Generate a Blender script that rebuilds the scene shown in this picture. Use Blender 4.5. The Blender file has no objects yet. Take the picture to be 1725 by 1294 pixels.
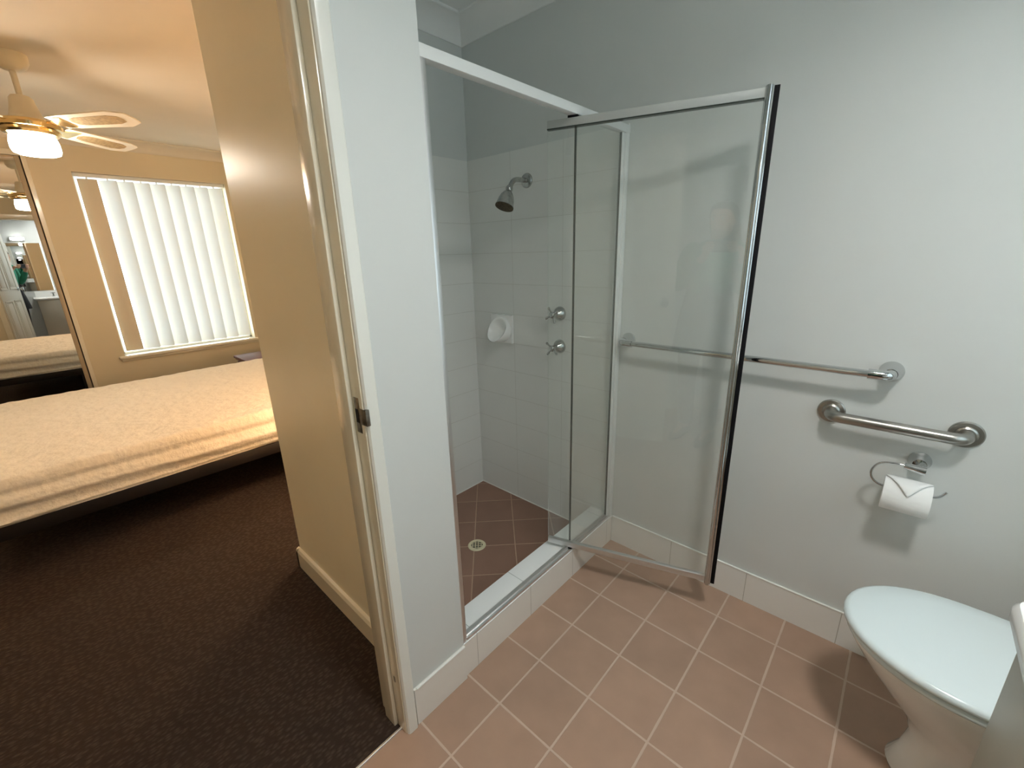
import bpy, bmesh, math, random
from mathutils import Vector, Matrix, Euler, noise
PI = math.pi
S = bpy.context.scene
C = S.collection
random.seed(4)

# ------------------------------------------------------------------ camera
cam_d = bpy.data.cameras.new('camera'); cam = bpy.data.objects.new('camera', cam_d); C.objects.link(cam)
CAM = Vector((0.8882, -1.6548, 1.3662))
cam.location = CAM
cam.rotation_euler = (1.2764, 0.0261, 0.7381)
cam_d.sensor_fit = 'HORIZONTAL'; cam_d.sensor_width = 36.0
cam_d.lens = 726.83 / 1725 * 36.0
cam_d.clip_start = 0.005; cam_d.clip_end = 200
S.camera = cam
# ------------------------------------------------------------------ world, exposure
S.view_settings.view_transform = 'Standard'; S.view_settings.look = 'None'
S.view_settings.exposure = 0.0; S.view_settings.gamma = 1.0
S.view_settings.use_curve_mapping = False
w = bpy.data.worlds.new('sky'); S.world = w; w.use_nodes = True
bgn = w.node_tree.nodes['Background']; bgn.inputs['Color'].default_value = (0.80, 0.92, 1.0, 1); bgn.inputs['Strength'].default_value = 6.0
LAMP_BATH = 126.0      # emission strength of the ceiling light in the bathroom
LAMP_VANITY = 14.0   # strip light above the vanity mirror
LAMP_FAN = 60.0      # emission strength of the fan light
S.cycles.max_bounces = 10; S.cycles.diffuse_bounces = 6; S.cycles.glossy_bounces = 6
S.cycles.transmission_bounces = 8; S.cycles.transparent_max_bounces = 16
S.cycles.caustics_reflective = True; S.cycles.caustics_refractive = False
S.cycles.sample_clamp_indirect = 20.0
def portal(name, loc, rot, sx, sy):
    l = bpy.data.lights.new(name, 'AREA'); l.shape = 'RECTANGLE'; l.size = sx; l.size_y = sy; l.cycles.is_portal = True
    o = bpy.data.objects.new(name, l); o.location = loc; o.rotation_euler = rot; C.objects.link(o)
portal('daylight_portal', (-4.80, -0.59, 1.32), (0, -PI/2, 0), 1.65, 1.18)
portal('daylight_portal', (1.80, -0.65, 1.55), (0, PI/2, 0), 1.22, 1.02)

# ------------------------------------------------------------------ helpers
def lin(c):
    return tuple((x/12.92 if x <= 0.04045 else ((x+0.055)/1.055)**2.4) for x in c)
def rgb(r, g, b): return lin((r/255, g/255, b/255)) + (1,)
def mat(name, col, rough=0.5, metal=0.0, spec=0.5, coat=0.0, vary=0.0, vscale=8.0, bump=0.0, bscale=60.0, bdist=0.002):
    m = bpy.data.materials.new(name); m.use_nodes = True
    nt = m.node_tree; b = nt.nodes['Principled BSDF']
    b.inputs['Base Color'].default_value = col; b.inputs['Roughness'].default_value = rough
    b.inputs['Metallic'].default_value = metal; b.inputs['Specular IOR Level'].default_value = spec
    if coat: b.inputs['Coat Weight'].default_value = coat; b.inputs['Coat Roughness'].default_value = 0.08
    tc = nt.nodes.new('ShaderNodeTexCoord')
    n = nt.nodes.new('ShaderNodeTexNoise'); n.inputs['Scale'].default_value = vscale; n.inputs['Detail'].default_value = 4
    nt.links.new(tc.outputs['Object'], n.inputs['Vector'])
    mx = nt.nodes.new('ShaderNodeMix'); mx.data_type = 'RGBA'; mx.blend_type = 'MIX'
    mr = nt.nodes.new('ShaderNodeMapRange'); mr.inputs[1].default_value = 0.35; mr.inputs[2].default_value = 0.65
    nt.links.new(n.outputs['Fac'], mr.inputs[0]); nt.links.new(mr.outputs[0], mx.inputs[0])
    v = vary
    mx.inputs[6].default_value = tuple(c*(1-v) for c in col[:3]) + (1,)
    mx.inputs[7].default_value = tuple(min(1, c*(1+v)) for c in col[:3]) + (1,)
    nt.links.new(mx.outputs[2], b.inputs['Base Color'])
    if bump:
        n2 = nt.nodes.new('ShaderNodeTexNoise'); n2.inputs['Scale'].default_value = bscale; n2.inputs['Detail'].default_value = 3
        nt.links.new(tc.outputs['Object'], n2.inputs['Vector'])
        bp = nt.nodes.new('ShaderNodeBump'); bp.inputs['Strength'].default_value = bump; bp.inputs['Distance'].default_value = bdist
        nt.links.new(n2.outputs['Fac'], bp.inputs['Height']); nt.links.new(bp.outputs[0], b.inputs['Normal'])
    return m
def M_(nt, op, a, b=None, c=None):
    n = nt.nodes.new('ShaderNodeMath'); n.operation = op
    for i, v in enumerate((a, b, c)):
        if v is None: continue
        if isinstance(v, (int, float)): n.inputs[i].default_value = v
        else: nt.links.new(v, n.inputs[i])
    return n.outputs[0]
def tile_mat(name, axes, origin, size, grout, col, gcol, rot=0.0, rough=0.35, vary=0.10, spec=0.4, mottle=0.12, bdist=0.0015, groutdark=0.0):
    """Tiles in world (object) coordinates along two axes with grout lines, one slightly different tone per tile."""
    m = bpy.data.materials.new(name); m.use_nodes = True; nt = m.node_tree; b = nt.nodes['Principled BSDF']
    b.inputs['Roughness'].default_value = rough; b.inputs['Specular IOR Level'].default_value = spec
    tc = nt.nodes.new('ShaderNodeTexCoord'); sp = nt.nodes.new('ShaderNodeSeparateXYZ'); nt.links.new(tc.outputs['Object'], sp.inputs[0])
    a = M_(nt, 'SUBTRACT', sp.outputs[axes[0]], origin[0]); c = M_(nt, 'SUBTRACT', sp.outputs[axes[1]], origin[1])
    if rot:
        ca, sa = math.cos(rot), math.sin(rot)
        a2 = M_(nt, 'ADD', M_(nt, 'MULTIPLY', a, ca), M_(nt, 'MULTIPLY', c, sa))
        c2 = M_(nt, 'SUBTRACT', M_(nt, 'MULTIPLY', c, ca), M_(nt, 'MULTIPLY', a, sa)); a, c = a2, c2
    u = M_(nt, 'DIVIDE', a, size[0]); v = M_(nt, 'DIVIDE', c, size[1])
    def dist(t, s):  # distance to the nearest joint in metres
        f = M_(nt, 'FRACT', t); return M_(nt, 'MULTIPLY', M_(nt, 'MINIMUM', f, M_(nt, 'SUBTRACT', 1.0, f)), s)
    d = M_(nt, 'MINIMUM', dist(u, size[0]), dist(v, size[1]))
    nz = nt.nodes.new('ShaderNodeTexNoise'); nz.inputs['Scale'].default_value = 30; nt.links.new(tc.outputs['Object'], nz.inputs['Vector'])
    d = M_(nt, 'ADD', d, M_(nt, 'MULTIPLY', M_(nt, 'SUBTRACT', nz.outputs['Fac'], 0.5), grout*0.35))
    mr = nt.nodes.new('ShaderNodeMapRange'); mr.inputs[1].default_value = grout*0.42; mr.inputs[2].default_value = grout*0.62
    nt.links.new(d, mr.inputs[0])
    cell = nt.nodes.new('ShaderNodeCombineXYZ'); nt.links.new(M_(nt, 'FLOOR', u), cell.inputs[0]); nt.links.new(M_(nt, 'FLOOR', v), cell.inputs[1])
    wn = nt.nodes.new('ShaderNodeTexWhiteNoise'); nt.links.new(cell.outputs[0], wn.inputs['Vector'])
    n2 = nt.nodes.new('ShaderNodeTexNoise'); n2.inputs['Scale'].default_value = 9; n2.inputs['Detail'].default_value = 5
    nt.links.new(tc.outputs['Object'], n2.inputs['Vector'])
    k = M_(nt, 'ADD', M_(nt, 'MULTIPLY', M_(nt, 'SUBTRACT', wn.outputs['Value'], 0.5), vary*2), M_(nt, 'MULTIPLY', M_(nt, 'SUBTRACT', n2.outputs['Fac'], 0.5), mottle*2))
    k = M_(nt, 'ADD', k, 1.0)
    vm = nt.nodes.new('ShaderNodeVectorMath'); vm.operation = 'SCALE'; vm.inputs[0].default_value = col[:3]; nt.links.new(k, vm.inputs['Scale'])
    n3 = nt.nodes.new('ShaderNodeTexNoise'); n3.inputs['Scale'].default_value = 5; nt.links.new(tc.outputs['Object'], n3.inputs['Vector'])
    mg = nt.nodes.new('ShaderNodeMix'); mg.data_type = 'RGBA'; nt.links.new(n3.outputs['Fac'], mg.inputs[0])
    mg.inputs[6].default_value = tuple(x*(1-groutdark) for x in gcol[:3])+(1,); mg.inputs[7].default_value = gcol
    mx = nt.nodes.new('ShaderNodeMix'); mx.data_type = 'RGBA'; nt.links.new(mr.outputs[0], mx.inputs[0])
    nt.links.new(mg.outputs[2], mx.inputs[6]); nt.links.new(vm.outputs[0], mx.inputs[7]); nt.links.new(mx.outputs[2], b.inputs['Base Color'])
    ro = nt.nodes.new('ShaderNodeMapRange'); ro.inputs[3].default_value = 0.85; ro.inputs[4].default_value = rough; nt.links.new(mr.outputs[0], ro.inputs[0]); nt.links.new(ro.outputs[0], b.inputs['Roughness'])
    h = M_(nt, 'ADD', mr.outputs[0], M_(nt, 'MULTIPLY', n2.outputs['Fac'], 0.25))
    bp = nt.nodes.new('ShaderNodeBump'); bp.inputs['Strength'].default_value = 0.6; bp.inputs['Distance'].default_value = bdist
    nt.links.new(h, bp.inputs['Height']); nt.links.new(bp.outputs[0], b.inputs['Normal'])
    return m
def emit_mat(name, col, strength):
    m = bpy.data.materials.new(name); m.use_nodes = True; nt = m.node_tree; b = nt.nodes['Principled BSDF']
    b.inputs['Base Color'].default_value = (0.8, 0.8, 0.8, 1); b.inputs['Emission Color'].default_value = col; b.inputs['Emission Strength'].default_value = strength
    return m
def glass_mat(name, tint, ior=1.5, extra=0.0):
    """Clear sheet glass: straight-through transmission with Fresnel reflection."""
    m = bpy.data.materials.new(name); m.use_nodes = True; nt = m.node_tree; nt.nodes.remove(nt.nodes['Principled BSDF'])
    out = nt.nodes['Material Output']; tr = nt.nodes.new('ShaderNodeBsdfTransparent'); tr.inputs[0].default_value = tint
    gl = nt.nodes.new('ShaderNodeBsdfGlossy'); gl.inputs['Roughness'].default_value = 0.02; gl.inputs['Color'].default_value = (1, 1, 1, 1)
    fr = nt.nodes.new('ShaderNodeFresnel'); fr.inputs[0].default_value = ior
    ge = nt.nodes.new('ShaderNodeNewGeometry'); nt.links.new(M_(nt, 'ADD', M_(nt, 'MULTIPLY', ge.outputs['Backfacing'], 1/ior-ior), ior), fr.inputs[0])   # same reflectance on both faces of the sheet
    mx = nt.nodes.new('ShaderNodeMixShader'); nt.links.new(fr.outputs[0], mx.inputs[0]); nt.links.new(tr.outputs[0], mx.inputs[1]); nt.links.new(gl.outputs[0], mx.inputs[2])
    last = mx.outputs[0]
    if extra:   # a thin film of dried soap on the pane
        df = nt.nodes.new('ShaderNodeBsdfDiffuse'); df.inputs[0].default_value = (0.75, 0.8, 0.76, 1)
        nz = nt.nodes.new('ShaderNodeTexNoise'); nz.inputs['Scale'].default_value = 3; tc = nt.nodes.new('ShaderNodeTexCoord'); nt.links.new(tc.outputs['Object'], nz.inputs['Vector'])
        m2 = nt.nodes.new('ShaderNodeMixShader'); nt.links.new(M_(nt, 'MULTIPLY', nz.outputs['Fac'], extra*2), m2.inputs[0]); nt.links.new(last, m2.inputs[1]); nt.links.new(df.outputs[0], m2.inputs[2]); last = m2.outputs[0]
    nt.links.new(last, out.inputs['Surface']); return m

def box(bm, x0, x1, y0, y1, z0, z1, bev=0.0, seg=2, mx=None):
    t = bmesh.new(); r = bmesh.ops.create_cube(t, size=1)
    bmesh.ops.scale(t, vec=(x1-x0, y1-y0, z1-z0), verts=t.verts); bmesh.ops.translate(t, vec=((x0+x1)/2, (y0+y1)/2, (z0+z1)/2), verts=t.verts)
    if bev: bmesh.ops.bevel(t, geom=t.edges[:], offset=bev, segments=seg, affect='EDGES', profile=0.5)
    if mx is not None: bmesh.ops.transform(t, matrix=mx, verts=t.verts)
    merge(bm, t)
def merge(bm, t):
    me = bpy.data.meshes.new('_t'); t.to_mesh(me); t.free(); bm.from_mesh(me); bpy.data.meshes.remove(me)
def tube(bm, pts, r, seg=16, closed=False, cap=True, radii=None):
    """Tube through points with parallel-transport frames."""
    P = [Vector(p) for p in pts]; n = len(P); rings = []
    up = None
    for i in range(n):
        if closed: t = (P[(i+1) % n]-P[i-1]).normalized()
        else: t = (P[min(i+1, n-1)]-P[max(i-1, 0)]).normalized()
        if up is None:
            up = t.cross(Vector((0.3, 0.1, 1))).normalized()
            if up.length < 0.1: up = Vector((1, 0, 0))
        up = (up - t*up.dot(t)).normalized(); sd = t.cross(up)
        rr = radii[i] if radii else r
        rings.append([bm.verts.new(P[i]+(up*math.cos(2*PI*k/seg)+sd*math.sin(2*PI*k/seg))*rr) for k in range(seg)])
    m = n if closed else n-1
    for i in range(m):
        a, b = rings[i], rings[(i+1) % n]
        for k in range(seg): bm.faces.new((a[k], a[(k+1) % seg], b[(k+1) % seg], b[k]))
    if cap and not closed:
        bm.faces.new(rings[0][::-1]); bm.faces.new(rings[-1])
def lathe(bm, prof, seg=32, mx=None, cap=True):
    """Revolve (r, z) profile about z; mx places it."""
    t = bmesh.new(); rings = []
    for r, z in prof:
        rings.append([t.verts.new((max(r, 1e-5)*math.cos(2*PI*k/seg), max(r, 1e-5)*math.sin(2*PI*k/seg), z)) for k in range(seg)])
    for a, b in zip(rings[:-1], rings[1:]):
        for k in range(seg): t.faces.new((a[k], a[(k+1) % seg], b[(k+1) % seg], b[k]))
    if cap:
        if prof[0][0] > 1e-4: t.faces.new(rings[0][::-1])
        if prof[-1][0] > 1e-4: t.faces.new(rings[-1])
    bmesh.ops.remove_doubles(t, verts=t.verts, dist=1e-5)
    if mx is not None: bmesh.ops.transform(t, matrix=mx, verts=t.verts)
    merge(bm, t)
def loft(bm, rings, cap0=True, cap1=True):
    R = [[bm.verts.new(p) for p in r] for r in rings]
    for a, b in zip(R[:-1], R[1:]):
        n = len(a)
        for k in range(n): bm.faces.new((a[k], a[(k+1) % n], b[(k+1) % n], b[k]))
    if cap0: bm.faces.new(R[0][::-1])
    if cap1: bm.faces.new(R[-1])
def prism(bm, poly, a0, a1, axis='x'):
    """Extrude a 2D outline along an axis (outline in the other two axes, in order)."""
    def P(p, a):
        return {'x': (a, p[0], p[1]), 'y': (p[0], a, p[1]), 'z': (p[0], p[1], a)}[axis]
    loft(bm, [[P(p, a0) for p in poly], [P(p, a1) for p in poly]])
def orient(o, d):
    """Matrix taking +z to direction d at point o."""
    return Matrix.Translation(o) @ Vector(d).to_track_quat('Z', 'Y').to_matrix().to_4x4()
def obj(name, bm, m, parent=None, smooth=True, ang=35):
    bmesh.ops.recalc_face_normals(bm, faces=bm.faces)
    me = bpy.data.meshes.new(name); bm.to_mesh(me); bm.free()
    me.materials.append(m)
    if smooth:
        for p in me.polygons: p.use_smooth = True
        try: me.set_sharp_from_angle(angle=math.radians(ang))
        except Exception: pass
    o = bpy.data.objects.new(name, me); C.objects.link(o)
    if parent: o.parent = parent; o.matrix_parent_inverse = parent_world(parent).inverted()
    return o
def parent_world(p):
    m = p.matrix_basis.copy()
    while p.parent:
        m = p.parent.matrix_basis @ p.matrix_parent_inverse @ m; p = p.parent
    return m
def thing(name, label, cat, loc=(0, 0, 0), group=None):
    o = bpy.data.objects.new(name, None); C.objects.link(o); o.location = loc; o['label'] = label; o['category'] = cat
    o.empty_display_size = 0.05
    if group: o['group'] = group
    return o
def tag(o, label, cat, group=None):
    o['label'] = label; o['category'] = cat
    if group: o['group'] = group
    return o
def struct(name, bm, m, smooth=False, parent=None):
    o = obj(name, bm, m, parent, smooth=smooth)
    if parent is None: o['kind'] = 'structure'
    return o
def B(*a, **k):
    bm = bmesh.new(); box(bm, *a, **k); return bm
def arc(c, r, a0, a1, n, u, v):
    c, u, v = Vector(c), Vector(u), Vector(v)
    return [c + (u*math.cos(a0+(a1-a0)*i/n) + v*math.sin(a0+(a1-a0)*i/n))*r for i in range(n+1)]
def fillet(pts, r, n=8):
    """Polyline with rounded corners."""
    P = [Vector(p) for p in pts]; out = [P[0]]
    for a, b, c in zip(P[:-2], P[1:-1], P[2:]):
        d1 = (a-b).normalized(); d2 = (c-b).normalized(); p, q = b+d1*r, b+d2*r
        for i in range(n+1):
            t = i/n; out.append(p*(1-t)**2 + b*2*t*(1-t) + q*t*t)
    out.append(P[-1]); return out

# ------------------------------------------------------------------ materials
m_bwall = mat('bathroom wall paint', rgb(213, 216, 213), 0.55, vary=0.012, vscale=3, bump=0.08, bscale=220)
m_bceil = mat('bathroom ceiling paint', rgb(238, 239, 236), 0.8, vary=0.01)
m_ywall = mat('bedroom cream paint', rgb(216, 203, 174), 0.5, vary=0.015, vscale=2, bump=0.06, bscale=180)
m_hwall = mat('cream enamel wall', rgb(248, 238, 212), 0.34, spec=0.5, vary=0.02, vscale=2.5, bump=0.10, bscale=14, bdist=0.004)
m_yceil = mat('bedroom ceiling paint', rgb(217, 209, 193), 0.75, vary=0.02, vscale=3)
m_trim = mat('cream gloss trim', rgb(232, 224, 203), 0.22, vary=0.02, coat=0.3)
m_trimw = mat('white gloss trim', rgb(232, 232, 224), 0.3, vary=0.01)
m_tilef = tile_mat('terracotta floor tiles', (0, 1), (0.1491, -0.3526), (0.2, 0.2), 0.0065, rgb(174, 144, 124), rgb(200, 177, 160), rough=0.42, vary=0.05, mottle=0.14)
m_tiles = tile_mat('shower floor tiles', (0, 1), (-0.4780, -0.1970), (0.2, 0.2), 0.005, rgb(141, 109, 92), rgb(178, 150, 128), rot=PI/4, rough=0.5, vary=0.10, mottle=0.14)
m_tilex = tile_mat('white wall tiles back', (0, 2), (0.0, 0.0), (0.305, 0.152), 0.0018, rgb(234, 235, 231), rgb(205, 204, 197), rough=0.22, vary=0.006, mottle=0.008, bdist=0.0006)
m_tiley = tile_mat('white wall tiles side', (1, 2), (-0.006, 0.0), (0.305, 0.152), 0.0018, rgb(234, 235, 231), rgb(205, 204, 197), rough=0.22, vary=0.006, mottle=0.008, bdist=0.0006)
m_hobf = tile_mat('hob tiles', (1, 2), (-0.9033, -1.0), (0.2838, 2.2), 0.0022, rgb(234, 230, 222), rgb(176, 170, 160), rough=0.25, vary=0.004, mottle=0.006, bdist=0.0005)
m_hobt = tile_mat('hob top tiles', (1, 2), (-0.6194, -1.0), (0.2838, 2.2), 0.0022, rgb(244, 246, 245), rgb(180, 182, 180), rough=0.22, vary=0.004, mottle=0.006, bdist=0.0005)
m_skirt = tile_mat('skirting tiles', (0, 2), (0.5995, -1.0), (0.3037, 2.2), 0.0022, rgb(238, 237, 232), rgb(185, 182, 172), rough=0.25, vary=0.006, mottle=0.006, bdist=0.0005)
m_caulk = mat('white sealant', rgb(240, 240, 234), 0.3)
m_chrome = mat('chrome', (0.60, 0.61, 0.61, 1), 0.07, metal=1.0)
m_alu = mat('bright aluminium', (0.74, 0.735, 0.73, 1), 0.36, metal=1.0)
m_steel = mat('brushed stainless steel', (0.40, 0.385, 0.355, 1), 0.30, metal=1.0, vary=0.08, vscale=30)
m_scratch = mat('scuffed chrome', (0.50, 0.50, 0.48, 1), 0.22, metal=1.0, vary=0.15, vscale=40)
m_white_al = mat('white powder coated aluminium', rgb(226, 228, 226), 0.35)
m_satin = mat('satin grey aluminium', rgb(178, 181, 177), 0.45)
m_black = mat('black rubber', rgb(12, 10, 13), 0.7, spec=0.2)
m_glass = glass_mat('shower glass', (0.982, 0.990, 0.983, 1), 1.5, 0.035)
m_glass2 = glass_mat('fixed pane glass', (0.980, 0.988, 0.982, 1), 1.5, 0.03)
m_gedge = mat('dark green glass edge', rgb(52, 58, 52), 0.15)
m_ceram = mat('white glazed ceramic', rgb(248, 248, 245), 0.12, coat=0.5)
m_lid = mat('white plastic lid', rgb(228, 240, 242), 0.16, coat=0.4)
m_paper = mat('toilet paper', rgb(240, 240, 238), 0.9, bump=0.3, bscale=400, bdist=0.0005)
m_drain = mat('cream plastic', rgb(214, 205, 172), 0.45)
m_dark = mat('painted hole shade', rgb(20, 16, 14), 0.9)  # near-black colour standing in for the shade inside holes
m_rust = mat('limescaled nozzle plate', rgb(84, 74, 56), 0.8, vary=0.3, vscale=90)
m_vcab = mat('vanity laminate', rgb(186, 182, 168), 0.4, vary=0.02)
m_vtop = mat('vanity benchtop', rgb(232, 233, 232), 0.2)
m_sheet = mat('cream cotton sheet', rgb(248, 238, 220), 0.85, vary=0.01, bump=0.7, bscale=28, bdist=0.010)
m_bedb = mat('dark bed base', rgb(24, 17, 14), 0.55, vary=0.15)
m_wood = mat('dark reddish wood', rgb(104, 46, 34), 0.45, coat=0.1, vary=0.15, vscale=14)
m_fanw = mat('fan white', rgb(232, 224, 204), 0.35)
m_rattan = mat('rattan', rgb(172, 150, 110), 0.7, vary=0.2, vscale=70, bump=0.5, bscale=160)
m_brass = mat('polished brass', (0.83, 0.64, 0.33, 1), 0.15, metal=1.0)
m_strike = mat('tarnished steel strike', (0.25, 0.22, 0.18, 1), 0.4, metal=1.0, vary=0.3, vscale=60)
m_mirror = mat('mirror silver', (0.86, 0.87, 0.86, 1), 0.0, metal=1.0)
m_stile = mat('grey wardrobe stile', rgb(176, 160, 134), 0.35)
m_door = mat('white panel door', rgb(226, 222, 208), 0.4)
# carpet: dark loop pile with small dashes
m_carp = bpy.data.materials.new('dark brown carpet'); m_carp.use_nodes = True
def _carpet():
    nt = m_carp.node_tree; b = nt.nodes['Principled BSDF']; b.inputs['Roughness'].default_value = 0.95; b.inputs['Specular IOR Level'].default_value = 0.15
    tc = nt.nodes.new('ShaderNodeTexCoord')
    mp = nt.nodes.new('ShaderNodeMapping'); mp.inputs['Scale'].default_value = (1.0, 0.45, 1.0); nt.links.new(tc.outputs['Object'], mp.inputs['Vector'])
    vo = nt.nodes.new('ShaderNodeTexVoronoi'); vo.inputs['Scale'].default_value = 105; vo.inputs['Randomness'].default_value = 0.8; nt.links.new(mp.outputs[0], vo.inputs['Vector'])
    nz = nt.nodes.new('ShaderNodeTexNoise'); nz.inputs['Scale'].default_value = 2.5; nt.links.new(tc.outputs['Object'], nz.inputs['Vector'])
    cr = nt.nodes.new('ShaderNodeValToRGB'); cr.color_ramp.elements[0].position = 0.05; cr.color_ramp.elements[0].color = rgb(78, 65, 55); cr.color_ramp.elements[1].position = 0.55; cr.color_ramp.elements[1].color = rgb(54, 44, 38)
    nt.links.new(vo.outputs['Distance'], cr.inputs[0])
    mx = nt.nodes.new('ShaderNodeMix'); mx.data_type = 'RGBA'; mx.blend_type = 'MULTIPLY'; mx.inputs[0].default_value = 0.5
    nt.links.new(cr.outputs[0], mx.inputs[6]); nt.links.new(nz.outputs['Color'], mx.inputs[7]); nt.links.new(cr.outputs[0], b.inputs['Base Color'])
    bp = nt.nodes.new('ShaderNodeBump'); bp.inputs['Strength'].default_value = 0.7; bp.inputs['Distance'].default_value = 0.004; bp.invert = True
    nt.links.new(vo.outputs['Distance'], bp.inputs['Height']); nt.links.new(bp.outputs[0], b.inputs['Normal'])
_carpet()

# ------------------------------------------------------------------ setting
BC, YC = 2.40, 2.43          # ceiling heights, bathroom and bedroom
XW = -4.62                   # bedroom window wall
XR = 1.62                    # bathroom far wall behind the vanity
YB = -2.50                   # bathroom wall behind the photographer
HX, HY = -0.985, -1.090      # outer corner of the block that holds the shower
struct('floor', B(0.0, XR, YB, 0.0, -0.10, 0.0), m_tilef)
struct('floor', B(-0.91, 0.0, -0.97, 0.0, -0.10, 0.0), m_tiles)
struct('floor', B(-0.022, 0.0, -1.97, -1.20, -0.10, 0.0), m_tilef)
bm = bmesh.new(); box(bm, XW, HX, -3.6, 0.05, -0.10, 0.002); box(bm, XW-0.75, XW, -3.6, -1.39, -0.10, 0.002); box(bm, HX, -0.022, -3.6, HY, -0.10, 0.002)
struct('floor', bm, m_carp)
struct('trim_1', B(-0.027, -0.019, -1.975, -1.20, -0.01, 0.005, bev=0.002), m_alu)
struct('ceiling', B(-0.91, XR, YB, 0.0, BC, BC+0.12), m_bceil)
bm = B(XW, -0.115, -3.6, 0.05, YC, YC+0.09); box(bm, XW-0.75, XW, -3.6, -1.39, YC, YC+0.09); struct('ceiling', bm, m_yceil)
struct('wall_back', B(-0.91, XR+0.12, 0.0, 0.12, -0.1, BC+0.12), m_bwall)
# shower block: end wall, side wall and the nib beside the doorway
struct('wall_shower_end', B(HX, -0.91, HY+0.004, 0.0, -0.1, YC), m_bwall)
struct('wall_nib', B(-0.11, 0.0, HY, -0.962, -0.1, BC), m_bwall)
bm = B(-0.11, 0.0, -1.197, HY, -0.1, BC); struct('wall_doorside', bm, m_bwall)
struct('wall_shower_side', B(-0.91, -0.11, HY+0.004, -0.967, -0.1, YC), m_bwall)
struct('wall_hall', B(HX, -0.11, HY, HY+0.004, 0.0, YC), m_hwall)
struct('wall_hall_end', B(HX-0.004, HX, HY, 0.02, 0.0, YC), m_hwall)
# doorway wall beyond the opening and above it
DY0, DY1, DH = -1.97, -1.20, 2.04
struct('wall_door', B(-0.11, 0.0, YB, DY0-0.02, -0.1, BC), m_bwall)
struct('wall_above_door', B(-0.11, 0.0, DY0-0.02, DY1+0.003, DH+0.02, BC), m_bwall)
struct('wall_bedroom_side', B(-0.115, -0.11, -3.6, DY0-0.02, 0.0, YC), m_ywall)
struct('wall_bedroom_above_door', B(-0.115, -0.11, DY0-0.02, HY, DH+0.02, YC), m_ywall)
bm = bmesh.new(); WY0, WY1, WZ0, WZ1 = -1.15, -0.15, 0.95, 2.15
box(bm, XR, XR+0.12, YB, WY0, -0.1, BC); box(bm, XR, XR+0.12, WY1, 0.0, -0.1, BC)
box(bm, XR, XR+0.12, WY0, WY1, -0.1, WZ0); box(bm, XR, XR+0.12, WY0, WY1, WZ1, BC)
struct('wall_right', bm, m_bwall)
struct('wall_front', B(-0.11, XR+0.12, YB-0.12, YB, -0.1, BC), m_bwall)
# bedroom walls
WX0, WX1, VZ0, VZ1 = -1.178, -0.028, 0.515, 2.135       # window opening (y range, z range)
bm = bmesh.new()
box(bm, XW-0.18, XW, -1.455, WX0, 0.0, YC); box(bm, XW-0.18, XW, WX1, 0.18, 0.0, YC)
box(bm, XW-0.18, XW, WX0, WX1, 0.0, VZ0); box(bm, XW-0.18, XW, WX0, WX1, VZ1, YC)
box(bm, XW-0.18, XW, -1.455, -3.6, 2.24, YC); box(bm, XW-0.75, XW-0.62, -3.6, -1.455, 0, YC)
box(bm, XW-0.75, XW-0.18, -1.455, -1.39, 0, YC)
struct('wall_window', bm, m_ywall)
struct('wall_bedhead', B(XW, HX, 0.05, 0.17, 0.0, YC), m_ywall)
struct('wall_bedfoot', B(XW-0.75, -0.11, -3.72, -3.6, 0.0, YC), m_ywall)
# cornices
def cornice(name, path_axis, a0, a1, base, sgn, zc, m, s=0.09):
    pts = [(0, 0), (0, -s), (0.006, -s)]
    for i in range(9):
        t = PI/2*i/8; pts.append((s-0.004-(s-0.014)*math.cos(t)*1.0, -0.010-(s-0.016)*(1-math.sin(t))))
    pts += [(s, -0.006), (s, 0)]
    poly = [(base+sgn*p[0], zc+p[1]) for p in pts]
    bm = bmesh.new(); prism(bm, poly, a0, a1, path_axis); return struct(name, bm, m, smooth=True)
cornice('trim_2', 'x', -0.91, XR, 0.0, -1, BC, m_bceil)
cornice('trim_3', 'y', -0.967, 0.0, -0.91, 1, BC, m_bceil)
cornice('trim_4', 'y', -3.6, 0.05, XW, 1, YC, m_yceil)
cornice('trim_5', 'x', XW, HX, 0.05, -1, YC, m_yceil)
# tiled shower walls (thin tile skins)
TT = 1.818
struct('trim_6', B(-0.904, -0.004, -0.006, 0.0, 0.0, TT), m_tilex)
struct('trim_7', B(-0.91, -0.904, -0.961, 0.0, 0.0, TT), m_tiley)
struct('trim_8', B(-0.904, -0.11, -0.967, -0.961, 0.0, TT), m_tilex)
# tiled skirtings with a bead of sealant
def bead(name, p, q, r=0.0035, m=None):
    bm = bmesh.new(); tube(bm, [p, q], r, 8); return struct(name, bm, m or m_caulk, smooth=True)
SK = 0.136
struct('baseboard_back', B(0.002, XR, -0.008, 0.0, 0.0, SK), m_skirt)
bead('trim_9', (0.004, -0.007, SK), (XR, -0.007, SK))
struct('baseboard_nib', B(0.0, 0.008, -1.163, -0.963, 0.0, SK), m_hobf)
bead('trim_10', (0.007, -1.155, SK), (0.007, -0.965, SK), 0.004)
bead('trim_11', (-0.904, -0.007, 0.002), (-0.118, -0.007, 0.002), 0.003)
bead('trim_12', (-0.903, -0.96, 0.002), (-0.903, -0.006, 0.002), 0.003)
struct('baseboard_right', B(XR-0.008, XR, -0.73, 0.0, 0.0, SK), m_skirt)
struct('baseboard_front', B(0.0, XR, YB, YB+0.008, 0.0, SK), m_skirt)
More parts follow.
